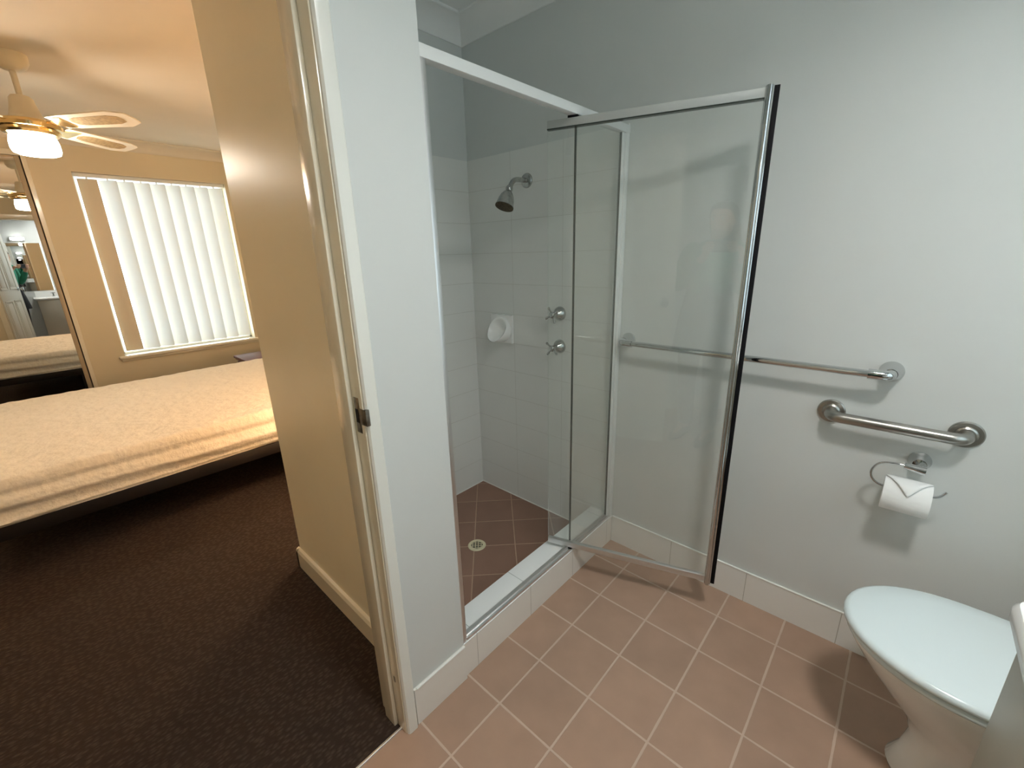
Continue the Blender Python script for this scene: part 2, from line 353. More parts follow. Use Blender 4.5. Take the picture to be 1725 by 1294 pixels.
# timber skirting in the bedroom passage, wrapping the corner
pr = [(0, 0), (0.016, 0), (0.016, 0.080), (0.010, 0.092), (0.0, 0.096)]
bm = bmesh.new(); prism(bm, [(HY-p[0], p[1]+0.002) for p in pr], HX-0.016, -0.125, 'x'); struct('baseboard_hall', bm, m_trim)
bm = bmesh.new(); prism(bm, [(HX-p[0], p[1]+0.002) for p in pr], HY-0.016, 0.05, 'y'); struct('baseboard_hall_end', bm, m_trim)
bm = bmesh.new(); prism(bm, [(XW+p[0], p[1]+0.002) for p in pr], -1.42, 0.05, 'y'); struct('baseboard_window', bm, m_trim)
bm = bmesh.new(); prism(bm, [(-0.115-p[0], p[1]+0.002) for p in pr], -3.6, DY0-0.09, 'y'); struct('baseboard_bedroom', bm, m_trim)

# ------------------------------------------------------------------ doorway and door (door_1)
d1 = bpy.data.objects.new('door_1', None); C.objects.link(d1); d1['kind'] = 'structure'; d1.location = (0, DY1, 0)
bm = bmesh.new()
box(bm, -0.125, 0.001, DY1-0.003, DY1+0.02, 0.0, DH+0.02, bev=0.0015)         # latch side lining
box(bm, -0.125, 0.001, DY0-0.02, DY0, 0.0, DH+0.02, bev=0.0015)
box(bm, -0.125, 0.001, DY0, DY1, DH, DH+0.02, bev=0.0015)
obj('jamb', bm, m_trim, d1)
bm = bmesh.new()
box(bm, -0.090, -0.040, DY1-0.015, DY1-0.003, 0.003, DH, bev=0.002); box(bm, -0.090, -0.040, DY0, DY0+0.012, 0.003, DH, bev=0.002)
box(bm, -0.090, -0.040, DY0, DY1, DH-0.012, DH, bev=0.002)
obj('door_stop', bm, m_trim, d1)
def archi(x0, sg, m, wd=0.034, th=0.013, zb=0.0):
    bm = bmesh.new()
    prof = [(0, 0), (0, th*0.5), (0.004, th*0.9), (0.010, th), (wd-0.004, th), (wd, th*0.7), (wd, 0)]
    for y, s in ((DY1+0.0, 1), (DY0, -1)):
        loft(bm, [[(x0+sg*q, y+s*p, zb) for p, q in prof], [(x0+sg*q, y+s*p, DH+0.02+wd) for p, q in prof]])
    loft(bm, [[(x0+sg*q, DY0-wd, DH+0.004+p) for p, q in prof], [(x0+sg*q, DY1+wd, DH+0.004+p) for p, q in prof]])
    return obj('architrave', bm, m, d1)
archi(0.0, 1, m_trimw)
archi(-0.115, -1, m_trim, wd=0.065, th=0.016, zb=0.003)
# strike plate with curved lip
bm = bmesh.new(); box(bm, -0.034, -0.012, DY1-0.0045, DY1-0.0025, 0.968, 1.056, bev=0.001)
box(bm, -0.013, 0.006, DY1-0.0048, DY1-0.0025, 0.992, 1.032, bev=0.001)
box(bm, 0.005, 0.0145, DY1-0.004, DY1+0.006, 0.992, 1.032, bev=0.001)
sp = obj('strike_plate', bm, m_strike, d1)
obj('latch_hole_shade', B(-0.030, -0.018, DY1-0.0052, DY1-0.004, 0.994, 1.028), m_dark, sp)  # solid dark block; the hole's shade is put into its colour
# small screw hole marks in the lining
bm = bmesh.new(); box(bm, -0.028, -0.020, DY1-0.0045, DY1-0.0025, 0.185, 0.205, bev=0.001); obj('chip', bm, m_strike, d1)
# the open door leaf (seen only in the wardrobe mirror)
LW = 0.735; ANG = math.radians(17)
mx = Matrix.Translation((0.012, DY0+0.004, 0)) @ Matrix.Rotation(ANG, 4, 'Z')
bm = bmesh.new(); box(bm, 0.0, LW, -0.035, 0.0, 0.012, DH-0.004, bev=0.002, mx=mx)
leaf = obj('door_leaf', bm, m_door, d1)
bm = bmesh.new()
for (a, b_) in ((0.09, 0.335), (0.40, 0.645)):
    for (z0, z1) in ((0.20, 0.86), (1.02, 1.90)):
        for y0, y1 in ((-0.001, 0.005), (-0.040, -0.034)):
            for q in ((a, b_, z0, z0+0.02), (a, b_, z1-0.02, z1), (a, a+0.02, z0, z1), (b_-0.02, b_, z0, z1)):
                box(bm, q[0], q[1], y0, y1, q[2], q[3], bev=0.002, mx=mx)
            box(bm, a+0.045, b_-0.045, y0*0.6, y1*0.8, z0+0.045, z1-0.045, bev=0.002, mx=mx)
obj('door_panel_moulding', bm, m_door, leaf)
bm = bmesh.new()
for sgn, y in ((1, 0.0), (-1, -0.035)):
    lathe(bm, [(0.030, 0), (0.030, 0.004), (0.012, 0.008), (0.010, 0.030), (0.024, 0.038), (0.028, 0.052), (0.020, 0.064), (0, 0.066)], 24, mx @ orient((LW-0.06, y, 1.02), (0, sgn, 0)))
obj('knob', bm, m_chrome, leaf)

# ------------------------------------------------------------------ window of the bedroom and its blind
w1 = bpy.data.objects.new('window_1', None); C.objects.link(w1); w1['kind'] = 'structure'; w1.location = (XW, -0.6, VZ0)
bm = bmesh.new(); xf = XW-0.13
for (a, b_, c, d) in ((WX0, WX1, VZ0+0.003, VZ0+0.022), (WX0, WX1, VZ1-0.03, VZ1), (WX0, WX0+0.018, VZ0+0.003, VZ1), (WX1-0.018, WX1, VZ0+0.003, VZ1)):
    box(bm, xf-0.03, xf+0.02, a, b_, c, d, bev=0.003)
obj('window_frame', bm, m_white_al, w1)
obj('pane', B(xf-0.006, xf, WX0+0.012, WX1-0.012, VZ0+0.015, VZ1-0.02), glass_mat('window glass', (0.97, 0.98, 0.98, 1)), w1)
bm = bmesh.new(); box(bm, XW-0.10, XW+0.045, WX0-0.045, WX1+0.045, VZ0-0.026, VZ0+0.003, bev=0.010, seg=3)
box(bm, XW, XW+0.018, WX0-0.03, WX1+0.03, VZ0-0.050, VZ0-0.026, bev=0.004)
obj('window_sill', bm, m_trim, w1)

m_slat = bpy.data.materials.new('translucent blind fabric'); m_slat.use_nodes = True
def _slat(m, k):
    nt = m.node_tree; nt.nodes.remove(nt.nodes['Principled BSDF']); out = nt.nodes['Material Output']
    df = nt.nodes.new('ShaderNodeBsdfDiffuse'); df.inputs[0].default_value = rgb(224, 212, 190)
    tl = nt.nodes.new('ShaderNodeBsdfTranslucent'); tl.inputs[0].default_value = rgb(236, 241, 242)
    tc = nt.nodes.new('ShaderNodeTexCoord'); wv = nt.nodes.new('ShaderNodeTexNoise'); wv.inputs['Scale'].default_value = 300
    nt.links.new(tc.outputs['Object'], wv.inputs['Vector'])
    mx = nt.nodes.new('ShaderNodeMixShader'); nt.links.new(M_(nt, 'ADD', k-0.05, M_(nt, 'MULTIPLY', wv.outputs['Fac'], 0.1)), mx.inputs[0])
    nt.links.new(df.outputs[0], mx.inputs[1]); nt.links.new(tl.outputs[0], mx.inputs[2]); nt.links.new(mx.outputs[0], out.inputs[0])
_slat(m_slat, 0.45)
m_slat2 = bpy.data.materials.new('doubled blind fabric'); m_slat2.use_nodes = True; _slat(m_slat2, 0.05)
vb = thing('vertical_blind', 'white vertical slat blind glowing with daylight in the bedroom window', 'blind', (XW-0.04, -0.6, VZ1))
obj('headrail', B(XW-0.075, XW-0.030, WX0+0.006, WX1-0.006, VZ1-0.034, VZ1-0.002, bev=0.003), m_white_al, vb)
def slat(y, ang, wd=0.127, m=m_slat):
    bm = bmesh.new(); n = 8; zt, zb = VZ1-0.045, VZ0+0.036
    rings = []
    for s in (1, -1):
        pass
    pts = []
    for i in range(n+1):
        u = (i/n-0.5)*wd; pts.append((u, 0.010*(1-(2*i/n-1)**2)))
    th = 0.0009
    poly = pts + [(u, v-th) for u, v in reversed(pts)]
    ca, sa = math.cos(ang), math.sin(ang)
    P = [(XW-0.052+(u*sa+v*ca), y+(u*ca-v*sa)) for u, v in poly]
    for i in range(7):
        pass
    loft(bm, [[(p[0], p[1], zb) for p in P], [(p[0], p[1], zt) for p in P]])
    o = obj('slat', bm, m, vb)
    bm = bmesh.new(); box(bm, XW-0.056, XW-0.048, y-0.006, y+0.006, VZ1-0.050, VZ1-0.032)
    obj('slat_hook', bm, m_white_al, o)
slat(-1.086, math.radians(8), wd=0.134, m=m_slat2)
for i in range(8): slat(-0.948+0.1178*i, math.radians(30), wd=0.135)

# ------------------------------------------------------------------ mirrored wardrobe
MX = XW+0.02; MY1 = -1.463; MY0 = -2.40; MZ1 = 2.215
mw = thing('mirrored_wardrobe_door', 'tall mirrored sliding wardrobe door beside the bedroom window', 'wardrobe', (MX, -1.9, 0))
bm = bmesh.new()
box(bm, MX-0.022, MX+0.004, MY1-0.030, MY1, 0.02, MZ1, bev=0.003); box(bm, MX-0.022, MX+0.004, MY0, MY0+0.030, 0.02, MZ1, bev=0.003)
box(bm, MX-0.022, MX+0.004, MY0+0.03, MY1-0.03, 0.02, 0.05, bev=0.003); box(bm, MX-0.022, MX+0.004, MY0+0.03, MY1-0.03, MZ1-0.02, MZ1, bev=0.003)
obj('stile_frame', bm, m_stile, mw)
obj('mirror', B(MX-0.006, MX-0.001, MY0+0.02, MY1-0.02, 0.04, MZ1-0.012), m_mirror, mw, smooth=False)
bm = bmesh.new(); box(bm, XW-0.14, XW+0.026, -1.4555, -1.425, 0.0, YC-0.19, bev=0.003); struct('trim_13', bm, m_trim)
struct('trim_14', B(XW-0.14, XW+0.03, -3.6, -1.43, MZ1+0.002, MZ1+0.045, bev=0.003), m_trim)
struct('trim_15', B(XW-0.10, XW+0.03, -3.6, -1.456, 0.0, 0.018), m_alu)
mw2 = thing('mirrored_wardrobe_door', 'second mirrored wardrobe door further from the window, out past the bed foot', 'wardrobe', (MX-0.045, -2.9, 0))
bm = bmesh.new(); MA, MB_ = -3.58, -2.36; X2 = MX-0.045
box(bm, X2-0.012, X2+0.012, MB_-0.03, MB_, 0.02, MZ1, bev=0.002); box(bm, X2-0.012, X2+0.012, MA, MA+0.03, 0.02, MZ1, bev=0.002)
box(bm, X2-0.012, X2+0.012, MA+0.02, MB_-0.02, MZ1-0.02, MZ1, bev=0.002); box(bm, X2-0.012, X2+0.012, MA+0.02, MB_-0.02, 0.02, 0.04, bev=0.002); obj('stile_frame', bm, m_stile, mw2); obj('mirror', B(X2-0.005, X2+0.001, MA+0.02, MB_-0.02, 0.03, MZ1-0.01), m_mirror, mw2, smooth=False)

# ------------------------------------------------------------------ bed
BX0, BX1, BY0, BY1, BZ0, BZ1 = -3.50, -1.85, -2.10, -0.03, 0.285, 0.502
bed = thing('bed', 'wide bed on a dark base with a bare cream covered mattress', 'bed', (-2.68, -1.06, 0))
def mattress():
    bm = bmesh.new(); nx, ny = 110, 150; R = 0.045
    def wr(x, y):
        v = noise.noise(Vector((x*9, y*6, 1)))*0.5 + noise.noise(Vector((x*22, y*17, 4)))*0.42 + abs(noise.noise(Vector((x*40, y*30, 9))))*0.22
        return v*0.011 - 0.006
    top = []
    # perimeter profile: from bottom edge up the side, over the shoulder, then flat grid
    def param(i, n, a, b):
        t = i/n; return a+(b-a)*t
    V = {}
    for i in range(nx+1):
        for j in range(ny+1):
            x = param(i, nx, BX0, BX1); y = param(j, ny, BY0, BY1)
            dx = min(x-BX0, BX1-x); dy = min(y-BY0, BY1-y); d = min(dx, dy)
            z = BZ1 + wr(x, y)
            if d < R:
                z -= R*(1-math.sqrt(max(0, 1-((R-d)/R)**2)))
            # the cover sags softly into the middle
            V[i, j] = bm.verts.new((x, y, z))
    for i in range(nx):
        for j in range(ny): bm.faces.new((V[i, j], V[i+1, j], V[i+1, j+1], V[i, j+1]))
    # sides with lengthwise folds
    per = [(i, 0) for i in range(nx)] + [(nx, j) for j in range(ny)] + [(i, ny) for i in range(nx, 0, -1)] + [(0, j) for j in range(ny, 0, -1)]
    ns = 22; prev = [V[p] for p in per]
    cx, cy = (BX0+BX1)/2, (BY0+BY1)/2
    for k in range(1, ns+1):
        row = []
        for (i, j) in per:
            v0 = V[i, j].co; t = k/ns; z = v0.z+(BZ0-v0.z)*t
            s = v0.y if i in (0, nx) else v0.x
            zz = z*1.0+0.035*s + 0.02*noise.noise(Vector((s*1.3, 0, 7)))
            f = 0.008*math.sin(zz*62+0.9*noise.noise(Vector((s*2, z*9, 2)))) + 0.009*noise.noise(Vector((s*1.2, z*34, 5))) + 0.003*noise.noise(Vector((s*7, z*60, 3)))
            out = (f+0.012*math.sin(PI*t)-0.004-0.010*(t > 0.93))*min(1, t*4)
            nrm = Vector(((1 if i == nx else -1 if i == 0 else 0), (1 if j == ny else -1 if j == 0 else 0), 0)).normalized()
            row.append(bm.verts.new((v0.x+nrm.x*out, v0.y+nrm.y*out, z)))
        n = len(per)
        for q in range(n): bm.faces.new((prev[q], prev[(q+1) % n], row[(q+1) % n], row[q]))
        prev = row
    bm.faces.new(prev)
    return obj('mattress', bm, m_sheet, bed, ang=80)
mattress()
bm = bmesh.new(); box(bm, BX0+0.01, BX1-0.01, BY0+0.01, BY1-0.01, 0.215, 0.284, bev=0.006); obj('base_frame', bm, m_bedb, bed)
for sx in (BX0+0.05, BX1-0.50):
    for sy in (BY0+0.62, BY1-0.13):
        obj('leg', B(sx, sx+0.06, sy, sy+0.06, 0.002, 0.216, bev=0.004), m_bedb, bed)
bm = bmesh.new(); tube(bm, [((BX0+BX1)/2, BY0+0.1, 0.19), ((BX0+BX1)/2, BY1-0.1, 0.19)], 0.025, 12); obj('centre_rail', bm, m_bedb, bed)
ns_ = thing('nightstand', 'dark reddish wood nightstand between the bed and the window wall', 'nightstand', (-3.77, -0.22, 0))
bm = bmesh.new(); box(bm, -3.975, -3.53, -0.445, 0.045, 0.445, 0.470, bev=0.006); box(bm, -3.965, -3.54, -0.435, 0.045, 0.430, 0.446, bev=0.005)
obj('top', bm, m_wood, ns_)
obj('body', B(-3.95, -3.555, -0.41, 0.045, 0.12, 0.431, bev=0.003), m_wood, ns_)
dr = obj('drawer', B(-3.93, -3.575, -0.428, -0.408, 0.27, 0.42, bev=0.003), m_wood, ns_)
bm = bmesh.new(); lathe(bm, [(0.006, 0), (0.006, 0.012), (0.014, 0.018), (0.012, 0.026), (0, 0.028)], 16, orient((-3.75, -0.428, 0.345), (0, -1, 0))); obj('knob', bm, m_brass, dr)
for x in (-3.945, -3.60):
    for y in (-0.405, 0.0): obj('leg', B(x, x+0.04, y, y+0.04, 0.002, 0.125, bev=0.003), m_wood, ns_)

# ------------------------------------------------------------------ ceiling fan
FX, FY = -2.815, -1.447
fan = thing('ceiling_fan', 'white and brass ceiling fan with lit glass lamp over the bed', 'fan', (FX, FY, YC))
def LT(name, prof, m, par=fan, seg=40):
    bm = bmesh.new(); lathe(bm, prof, seg, Matrix.Translation((FX, FY, 0))); return obj(name, bm, m, par)
LT('canopy', [(0.074, YC), (0.074, YC-0.035), (0.060, YC-0.060), (0.038, YC-0.075), (0.016, YC-0.078)], m_fanw)
LT('downrod', [(0.013, YC-0.078), (0.013, 2.215)], m_fanw)
LT('motor_cover', [(0.0, 2.235), (0.038, 2.235), (0.048, 2.222), (0.055, 2.18), (0.068, 2.135), (0.080, 2.122), (0, 2.120)], m_fanw)
LT('motor_housing', [(0.085, 2.121), (0.125, 2.112), (0.132, 2.098), (0.128, 2.080), (0.118, 2.074), (0.119, 2.062), (0.108, 2.050), (0.070, 2.046)], m_brass)
m_shade = emit_mat('lit frosted glass', (1.0, 0.89, 0.76, 1), LAMP_FAN)
LT('lamp_shade', [(0.078, 2.048), (0.092, 2.040), (0.099, 2.015), (0.100, 1.980), (0.094, 1.960), (0.076, 1.952), (0, 1.950)], m_shade)
bl0 = None
for k in range(4):
    a = math.radians(38+90*k); mxb = Matrix.Translation((FX, FY, 2.105)) @ Matrix.Rotation(a, 4, 'Z') @ Matrix.Rotation(math.radians(-11), 4, 'X')
    if bl0 is None:
        outline = [(0.165, -0.060), (0.165, 0.060), (0.24, 0.068), (0.53, 0.080), (0.605, 0.050), (0.612, 0.0), (0.605, -0.050), (0.53, -0.080), (0.24, -0.068)]
        bm = bmesh.new(); prism(bm, outline, -0.003, 0.003, 'z'); bl = obj('blade', bm, m_fanw); bl.parent = fan
        bm = bmesh.new(); ins = [(0.27, -0.028), (0.255, 0), (0.27, 0.028), (0.31, 0.040), (0.50, 0.044), (0.545, 0.028), (0.556, 0), (0.545, -0.028), (0.50, -0.044), (0.31, -0.040)]
        prism(bm, ins, -0.0042, 0.0042, 'z'); rt = obj('rattan_insert', bm, m_rattan); rt.parent = bl
        bm = bmesh.new(); prism(bm, [(0.10, -0.016), (0.10, 0.016), (0.16, 0.024), (0.20, 0.050), (0.235, 0.050), (0.235, -0.050), (0.20, -0.050), (0.16, -0.024)], -0.008, -0.0035, 'z')
        br = obj('blade_bracket', bm, m_brass); br.parent = bl; bl0 = (bl, rt, br)
    else:
        bl = bl0[0].copy(); C.objects.link(bl); bl.parent = fan
        for ch in bl0[1:]:
            q = ch.copy(); C.objects.link(q); q.parent = bl
    bl.matrix_basis = Matrix.Translation(-Vector(fan.location)) @ mxb

# ------------------------------------------------------------------ shower hob
HZ = 0.138
hob = thing('shower_hob', 'low white tiled step along the front of the shower', 'shower hob', (-0.06, -0.48, 0))
obj('tiled_kerb', B(-0.120, 0.0, -0.962, -0.006, 0.0, HZ-0.004), m_hobf, hob, smooth=False)
obj('top_tiles', B(-0.120, 0.001, -0.962, -0.006, HZ-0.004, HZ, bev=0.001), m_hobt, hob)

# ------------------------------------------------------------------ shower screen
ss = thing('shower_screen', 'framed glass shower screen with its pivot door swung open', 'shower screen', (-0.012, -0.48, HZ))
FT = 1.811
def chan(bm, x0, x1, y0, y1, z0, z1): box(bm, x0, x1, y0, y1, z0, z1, bev=0.0015)
bm = bmesh.new(); chan(bm, -0.026, -0.001, -0.9625, -0.946, HZ, FT); chan(bm, -0.016, -0.010, -0.948, -0.939, HZ+0.02, FT-0.03)
obj('side_jamb', bm, m_alu, ss)
bm = bmesh.new(); chan(bm, -0.028, 0.0, -0.9625, -0.002, FT-0.027, FT); obj('top_rail', bm, m_white_al, ss)
bm = bmesh.new(); chan(bm, -0.030, -0.001, -0.946, -0.006, HZ, HZ+0.012); chan(bm, -0.020, -0.010, -0.946, -0.006, HZ+0.011, HZ+0.019)
obj('bottom_track', bm, m_alu, ss)
bm = bmesh.new(); chan(bm, -0.028, 0.0, -0.030, -0.0062, HZ, FT-0.027); chan(bm, -0.022, -0.006, -0.048, -0.030, HZ+0.012, FT-0.027)
obj('wall_jamb', bm, m_white_al, ss)
fp = obj('fixed_pane', B(-0.017, -0.012, -0.338, -0.046, HZ+0.012, FT-0.026), m_glass2, ss, smooth=False)
obj('pane_edge', B(-0.018, -0.011, -0.3415, -0.3385, HZ+0.012, FT-0.026), m_gedge, fp)
obj('pane_gasket', B(-0.0185, -0.0095, -0.0485, -0.046, HZ+0.012, FT-0.026), m_gedge, fp)
# pivot door: leaf runs from inside the shower out into the room
DL = 0.647; DA = math.radians(18.5); DP = Vector((-0.100, -0.377, 0)); DZ0, DZ1 = 0.160, 1.778
dm = Matrix.Translation(DP) @ Matrix.Rotation(DA, 4, 'Z')
def D(*a, **k):
    bm = bmesh.new(); box(bm, *a, mx=dm, **k); return bm
door = obj('door_pane', D(0.0, DL-0.02, -0.0025, 0.0025, DZ0+0.012, DZ1-0.02), m_glass, ss, smooth=False)
obj('door_pane_edge', D(-0.0015, 0.0, -0.003, 0.003, DZ0+0.012, DZ1-0.02), m_glass2, door)
obj('door_top_rail', D(0.0, DL-0.012, -0.009, 0.009, DZ1-0.024, DZ1, bev=0.0015), m_satin, door)
obj('glazing_gasket', D(0.0, DL-0.022, -0.0095, 0.0095, DZ1-0.0275, DZ1-0.0242), m_gedge, door)
obj('door_bottom_rail', D(0.0, DL-0.012, -0.009, 0.009, DZ0-0.004, DZ0+0.020, bev=0.0015), m_alu, door)
bm = bmesh.new()
box(bm, DL-0.022, DL, -0.012, 0.012, DZ0-0.012, DZ1+0.004, bev=0.003, mx=dm)
tube(bm, [dm @ Vector((DL-0.012, -0.011, DZ0-0.012)), dm @ Vector((DL-0.012, -0.011, DZ1+0.004))], 0.0075, 16)
obj('door_stile', bm, m_chrome, door)
obj('magnetic_seal', D(DL, DL+0.013, -0.009, 0.006, DZ0-0.006, DZ1+0.002, bev=0.001), m_black, door)
bm = bmesh.new(); px = 0.092
box(bm, px-0.022, px+0.012, -0.010, 0.010, DZ1-0.001, FT-0.027, mx=dm, bev=0.001); obj('top_pivot', bm, m_black, door)
bm = bmesh.new(); box(bm, px-0.012, px+0.014, -0.011, 0.009, HZ+0.0125, DZ0-0.004, mx=dm, bev=0.001); obj('bottom_pivot', bm, m_black, door)

# ------------------------------------------------------------------ drain
dg = thing('floor_drain', 'round cream plastic drain grate set in the shower floor', 'drain', (-0.474, -0.466, 0))
bm = bmesh.new(); mxd = Matrix.Translation((-0.474, -0.466, 0))
lathe(bm, [(0.029, 0.0), (0.029, 0.003), (0.041, 0.003), (0.044, 0.0)], 40, mxd, cap=False)
for k in (-1.5, -0.5, 0.5, 1.5):
    h = math.sqrt(max(0.0001, 0.030**2-(k*0.0140)**2))
    for a in (PI/4, -PI/4):
        box(bm, k*0.0140-0.0019, k*0.0140+0.0019, -h, h, 0.0008, 0.0028, mx=mxd @ Matrix.Rotation(a, 4, 'Z'))
obj('grate', bm, m_drain, dg)
bm = bmesh.new(); lathe(bm, [(0, 0.0004), (0.030, 0.0004)], 32, mxd, cap=False); obj('waste_hole_shade', bm, m_dark, dg)  # flat disc painted dark for the shade under the grate

# ------------------------------------------------------------------ shower head
sh = thing('shower_rose', 'chrome shower rose on a short bent arm above the taps', 'shower head', (-0.507, 0, 1.682))
Y0 = -0.0062
bm = bmesh.new(); lathe(bm, [(0.032, 0), (0.032, 0.004), (0.029, 0.009), (0.020, 0.012), (0.013, 0.013)], 32, orient((-0.507, Y0, 1.682), (0, -1, 0))); obj('flange', bm, m_scratch, sh)
bm = bmesh.new(); tube(bm, fillet([(-0.507, Y0, 1.682), (-0.507, -0.100, 1.680), (-0.507, -0.132, 1.632)], 0.03), 0.0105, 18); obj('arm', bm, m_scratch, sh)
dirv = Vector((0.0, -0.42, -0.90)).normalized(); base = Vector((-0.507, -0.125, 1.645))
bm = bmesh.new(); lathe(bm, [(0.010, -0.006), (0.014, 0.0), (0.0165, 0.008), (0.0145, 0.016), (0.013, 0.019), (0.020, 0.026), (0.029, 0.040), (0.0355, 0.060), (0.039, 0.080), (0.041, 0.090)], 36, orient(base, dirv)); obj('rose', bm, m_scratch, sh)
bm = bmesh.new(); lathe(bm, [(0.041, 0.089), (0.041, 0.094), (0.037, 0.0955), (0, 0.092)], 36, orient(base, dirv)); obj('nozzle_plate', bm, m_rust, sh)

# ------------------------------------------------------------------ shower taps
def tap(z, rot, label):
    t = thing('shower_tap', label, 'tap', (-0.316, 0, z), 'taps on the shower wall')
    bm = bmesh.new(); lathe(bm, [(0.033, 0), (0.033, 0.004), (0.030, 0.012), (0.022, 0.022), (0.014, 0.030), (0.011, 0.034)], 36, orient((-0.316, Y0, z), (0, -1, 0))); obj('flange', bm, m_scratch, t)
    bm = bmesh.new(); lathe(bm, [(0.010, 0.030), (0.010, 0.050), (0.014, 0.054), (0.015, 0.066), (0.009, 0.072), (0, 0.073)], 24, orient((-0.316, Y0, z), (0, -1, 0))); obj('spindle', bm, m_scratch, t)
    bm = bmesh.new()
    for k in range(4):
        a = rot+k*PI/2; d = Vector((math.cos(a), 0, math.sin(a))); o = Vector((-0.316, Y0-0.062, z))
        tube(bm, [o+d*0.008, o+d*0.022-Vector((0, 0.002, 0)), o+d*0.035-Vector((0, 0.004, 0)), o+d*0.040-Vector((0, 0.005, 0))], 0.004, 10, radii=[0.0045, 0.004, 0.0062, 0.004])
    obj('cross_handle', bm, m_scratch, t)
tap(1.090, 0.5, 'upper chrome cross handle tap on the shower wall')
tap(0.934, 0.9, 'lower chrome cross handle tap on the shower wall')

# ------------------------------------------------------------------ soap dish
sd = thing('soap_dish', 'white ceramic scooped soap dish set into the shower tiles', 'soap dish', (-0.687, 0, 0.985))
bm = bmesh.new(); cx, cz, rr = -0.687, 0.984, 0.064; n = 48
x0, x1, z0, z1 = -0.760, -0.613, 0.914, 1.060; yf = -0.022
def rim_y(a):   # how far the rim stands out, most at the bottom
    s = (1-math.sin(a))/2; return yf - 0.010 - 0.062*s**1.4
# plate: square with a round hole
sq = []
for k in range(n):
    a = 2*PI*k/n; d = max(abs(math.cos(a)), abs(math.sin(a))); sq.append(((x0+x1)/2+math.cos(a)/d*(x1-x0)/2, yf, (z0+z1)/2+math.sin(a)/d*(z1-z0)/2))
ringw = [(p[0], Y0+0.001, p[2]) for p in sq]
hole = [(cx+rr*1.08*math.cos(2*PI*k/n), yf, cz+rr*1.05*math.sin(2*PI*k/n)) for k in range(n)]
loft(bm, [ringw, sq, hole], cap0=False, cap1=False)
obj('tile_plate', bm, m_ceram, sd, ang=60)
bm = bmesh.new(); rings = []
outer = [(cx+rr*1.08*math.cos(2*PI*k/n), yf+0.001, cz+rr*1.05*math.sin(2*PI*k/n)) for k in range(n)]
rimo = [(cx+rr*1.03*math.cos(2*PI*k/n), rim_y(2*PI*k/n)+0.003, cz+rr*math.sin(2*PI*k/n)+0.004) for k in range(n)]
rimi = [(cx+rr*0.95*math.cos(2*PI*k/n), rim_y(2*PI*k/n), cz+rr*0.93*math.sin(2*PI*k/n)+0.004) for k in range(n)]
rings = [outer, rimo, rimi]
for t in (0.25, 0.5, 0.75, 0.93):
    s = math.cos(t*PI/2)
    rings.append([(cx+rr*0.93*s*math.cos(2*PI*k/n), rim_y(2*PI*k/n)*(s**1.3)*1.0+(Y0-0.001)*(1-s**1.3), cz-0.012*t+rr*0.91*s*math.sin(2*PI*k/n)) for k in range(n)])
loft(bm, rings, cap0=False)
obj('scoop', bm, m_ceram, sd, ang=70)

# ------------------------------------------------------------------ rails on the back wall
tr = thing('towel_rail', 'long thin chrome towel rail running behind the open shower door', 'towel rail', (0.455, 0, 1.004))
bm = bmesh.new(); tube(bm, [(0.045, -0.070, 1.004), (0.865, -0.070, 1.004)], 0.0108, 20); obj('rail', bm, m_chrome, tr)
for x, s in ((0.037, 1), (0.883, -1)):
    bm = bmesh.new(); lathe(bm, [(0.030, 0), (0.030, 0.004), (0.0285, 0.006), (0.024, 0.018), (0.019, 0.034), (0.016, 0.046)], 32, orient((x, 0, 1.004), (0, -1, 0)))
    tube(bm, fillet([(x, -0.020, 1.004), (x, -0.068, 1.004), (x+s*0.050, -0.070, 1.004)], 0.018), 0.0150, 20, radii=None)
    obj('end_post', bm, m_chrome, tr)
gb = thing('grab_rail', 'short thick brushed steel grab rail below the towel rail', 'grab rail', (0.914, 0, 0.853))
bm = bmesh.new(); tube(bm, fillet([(0.761, -0.004, 0.853), (0.761, -0.060, 0.853), (1.067, -0.060, 0.853), (1.067, -0.004, 0.853)], 0.036, 10), 0.0162, 24); obj('bar', bm, m_steel, gb)
for x in (0.761, 1.067):
    bm = bmesh.new(); lathe(bm, [(0.0375, 0), (0.0375, 0.005), (0.0345, 0.008), (0.0245, 0.0085), (0.0235, 0.0125), (0.0195, 0.0150), (0.0165, 0.0155)], 40, orient((x, 0, 0.853), (0, -1, 0))); obj('flange', bm, m_steel, gb, ang=22)
th_ = thing('toilet_roll_holder', 'chrome wire toilet roll holder below the grab rail', 'toilet roll holder', (0.991, 0, 0.748))
bm = bmesh.new(); lathe(bm, [(0.027, 0), (0.027, 0.004), (0.0255, 0.006), (0.021, 0.018), (0.016, 0.034)], 32, orient((0.991, 0, 0.748), (0, -1, 0)))
obj('rose', bm, m_chrome, th_)
bm = bmesh.new(); tube(bm, [(0.994, -0.030, 0.748), (0.992, -0.060, 0.748), (0.988, -0.072, 0.748)], 0.0125, 18); tube(bm, [(1.004, -0.075, 0.7475), (0.958, -0.075, 0.7515)], 0.0125, 18, radii=[0.0135, 0.0085]); obj('post', bm, m_chrome, th_)
RC = Vector((0.977, -0.075, 0.655))
wp = [(0.962, -0.075, 0.752), (0.935, -0.075, 0.752), (0.908, -0.075, 0.746), (0.895, -0.075, 0.730), (0.889, -0.075, 0.710), (0.894, -0.075, 0.690), (0.910, -0.075, 0.676), (0.935, -0.075, 0.673), (1.030, -0.075, 0.674), (1.046, -0.075, 0.682), (1.056, -0.075, 0.700)]
def smooth_path(p, it=2):
    p = [Vector(q) for q in p]
    for _ in range(it):
        o = [p[0]]
        for a, b_ in zip(p[:-1], p[1:]): o += [a*0.75+b_*0.25, a*0.25+b_*0.75]
        o.append(p[-1]); p = o
    return p
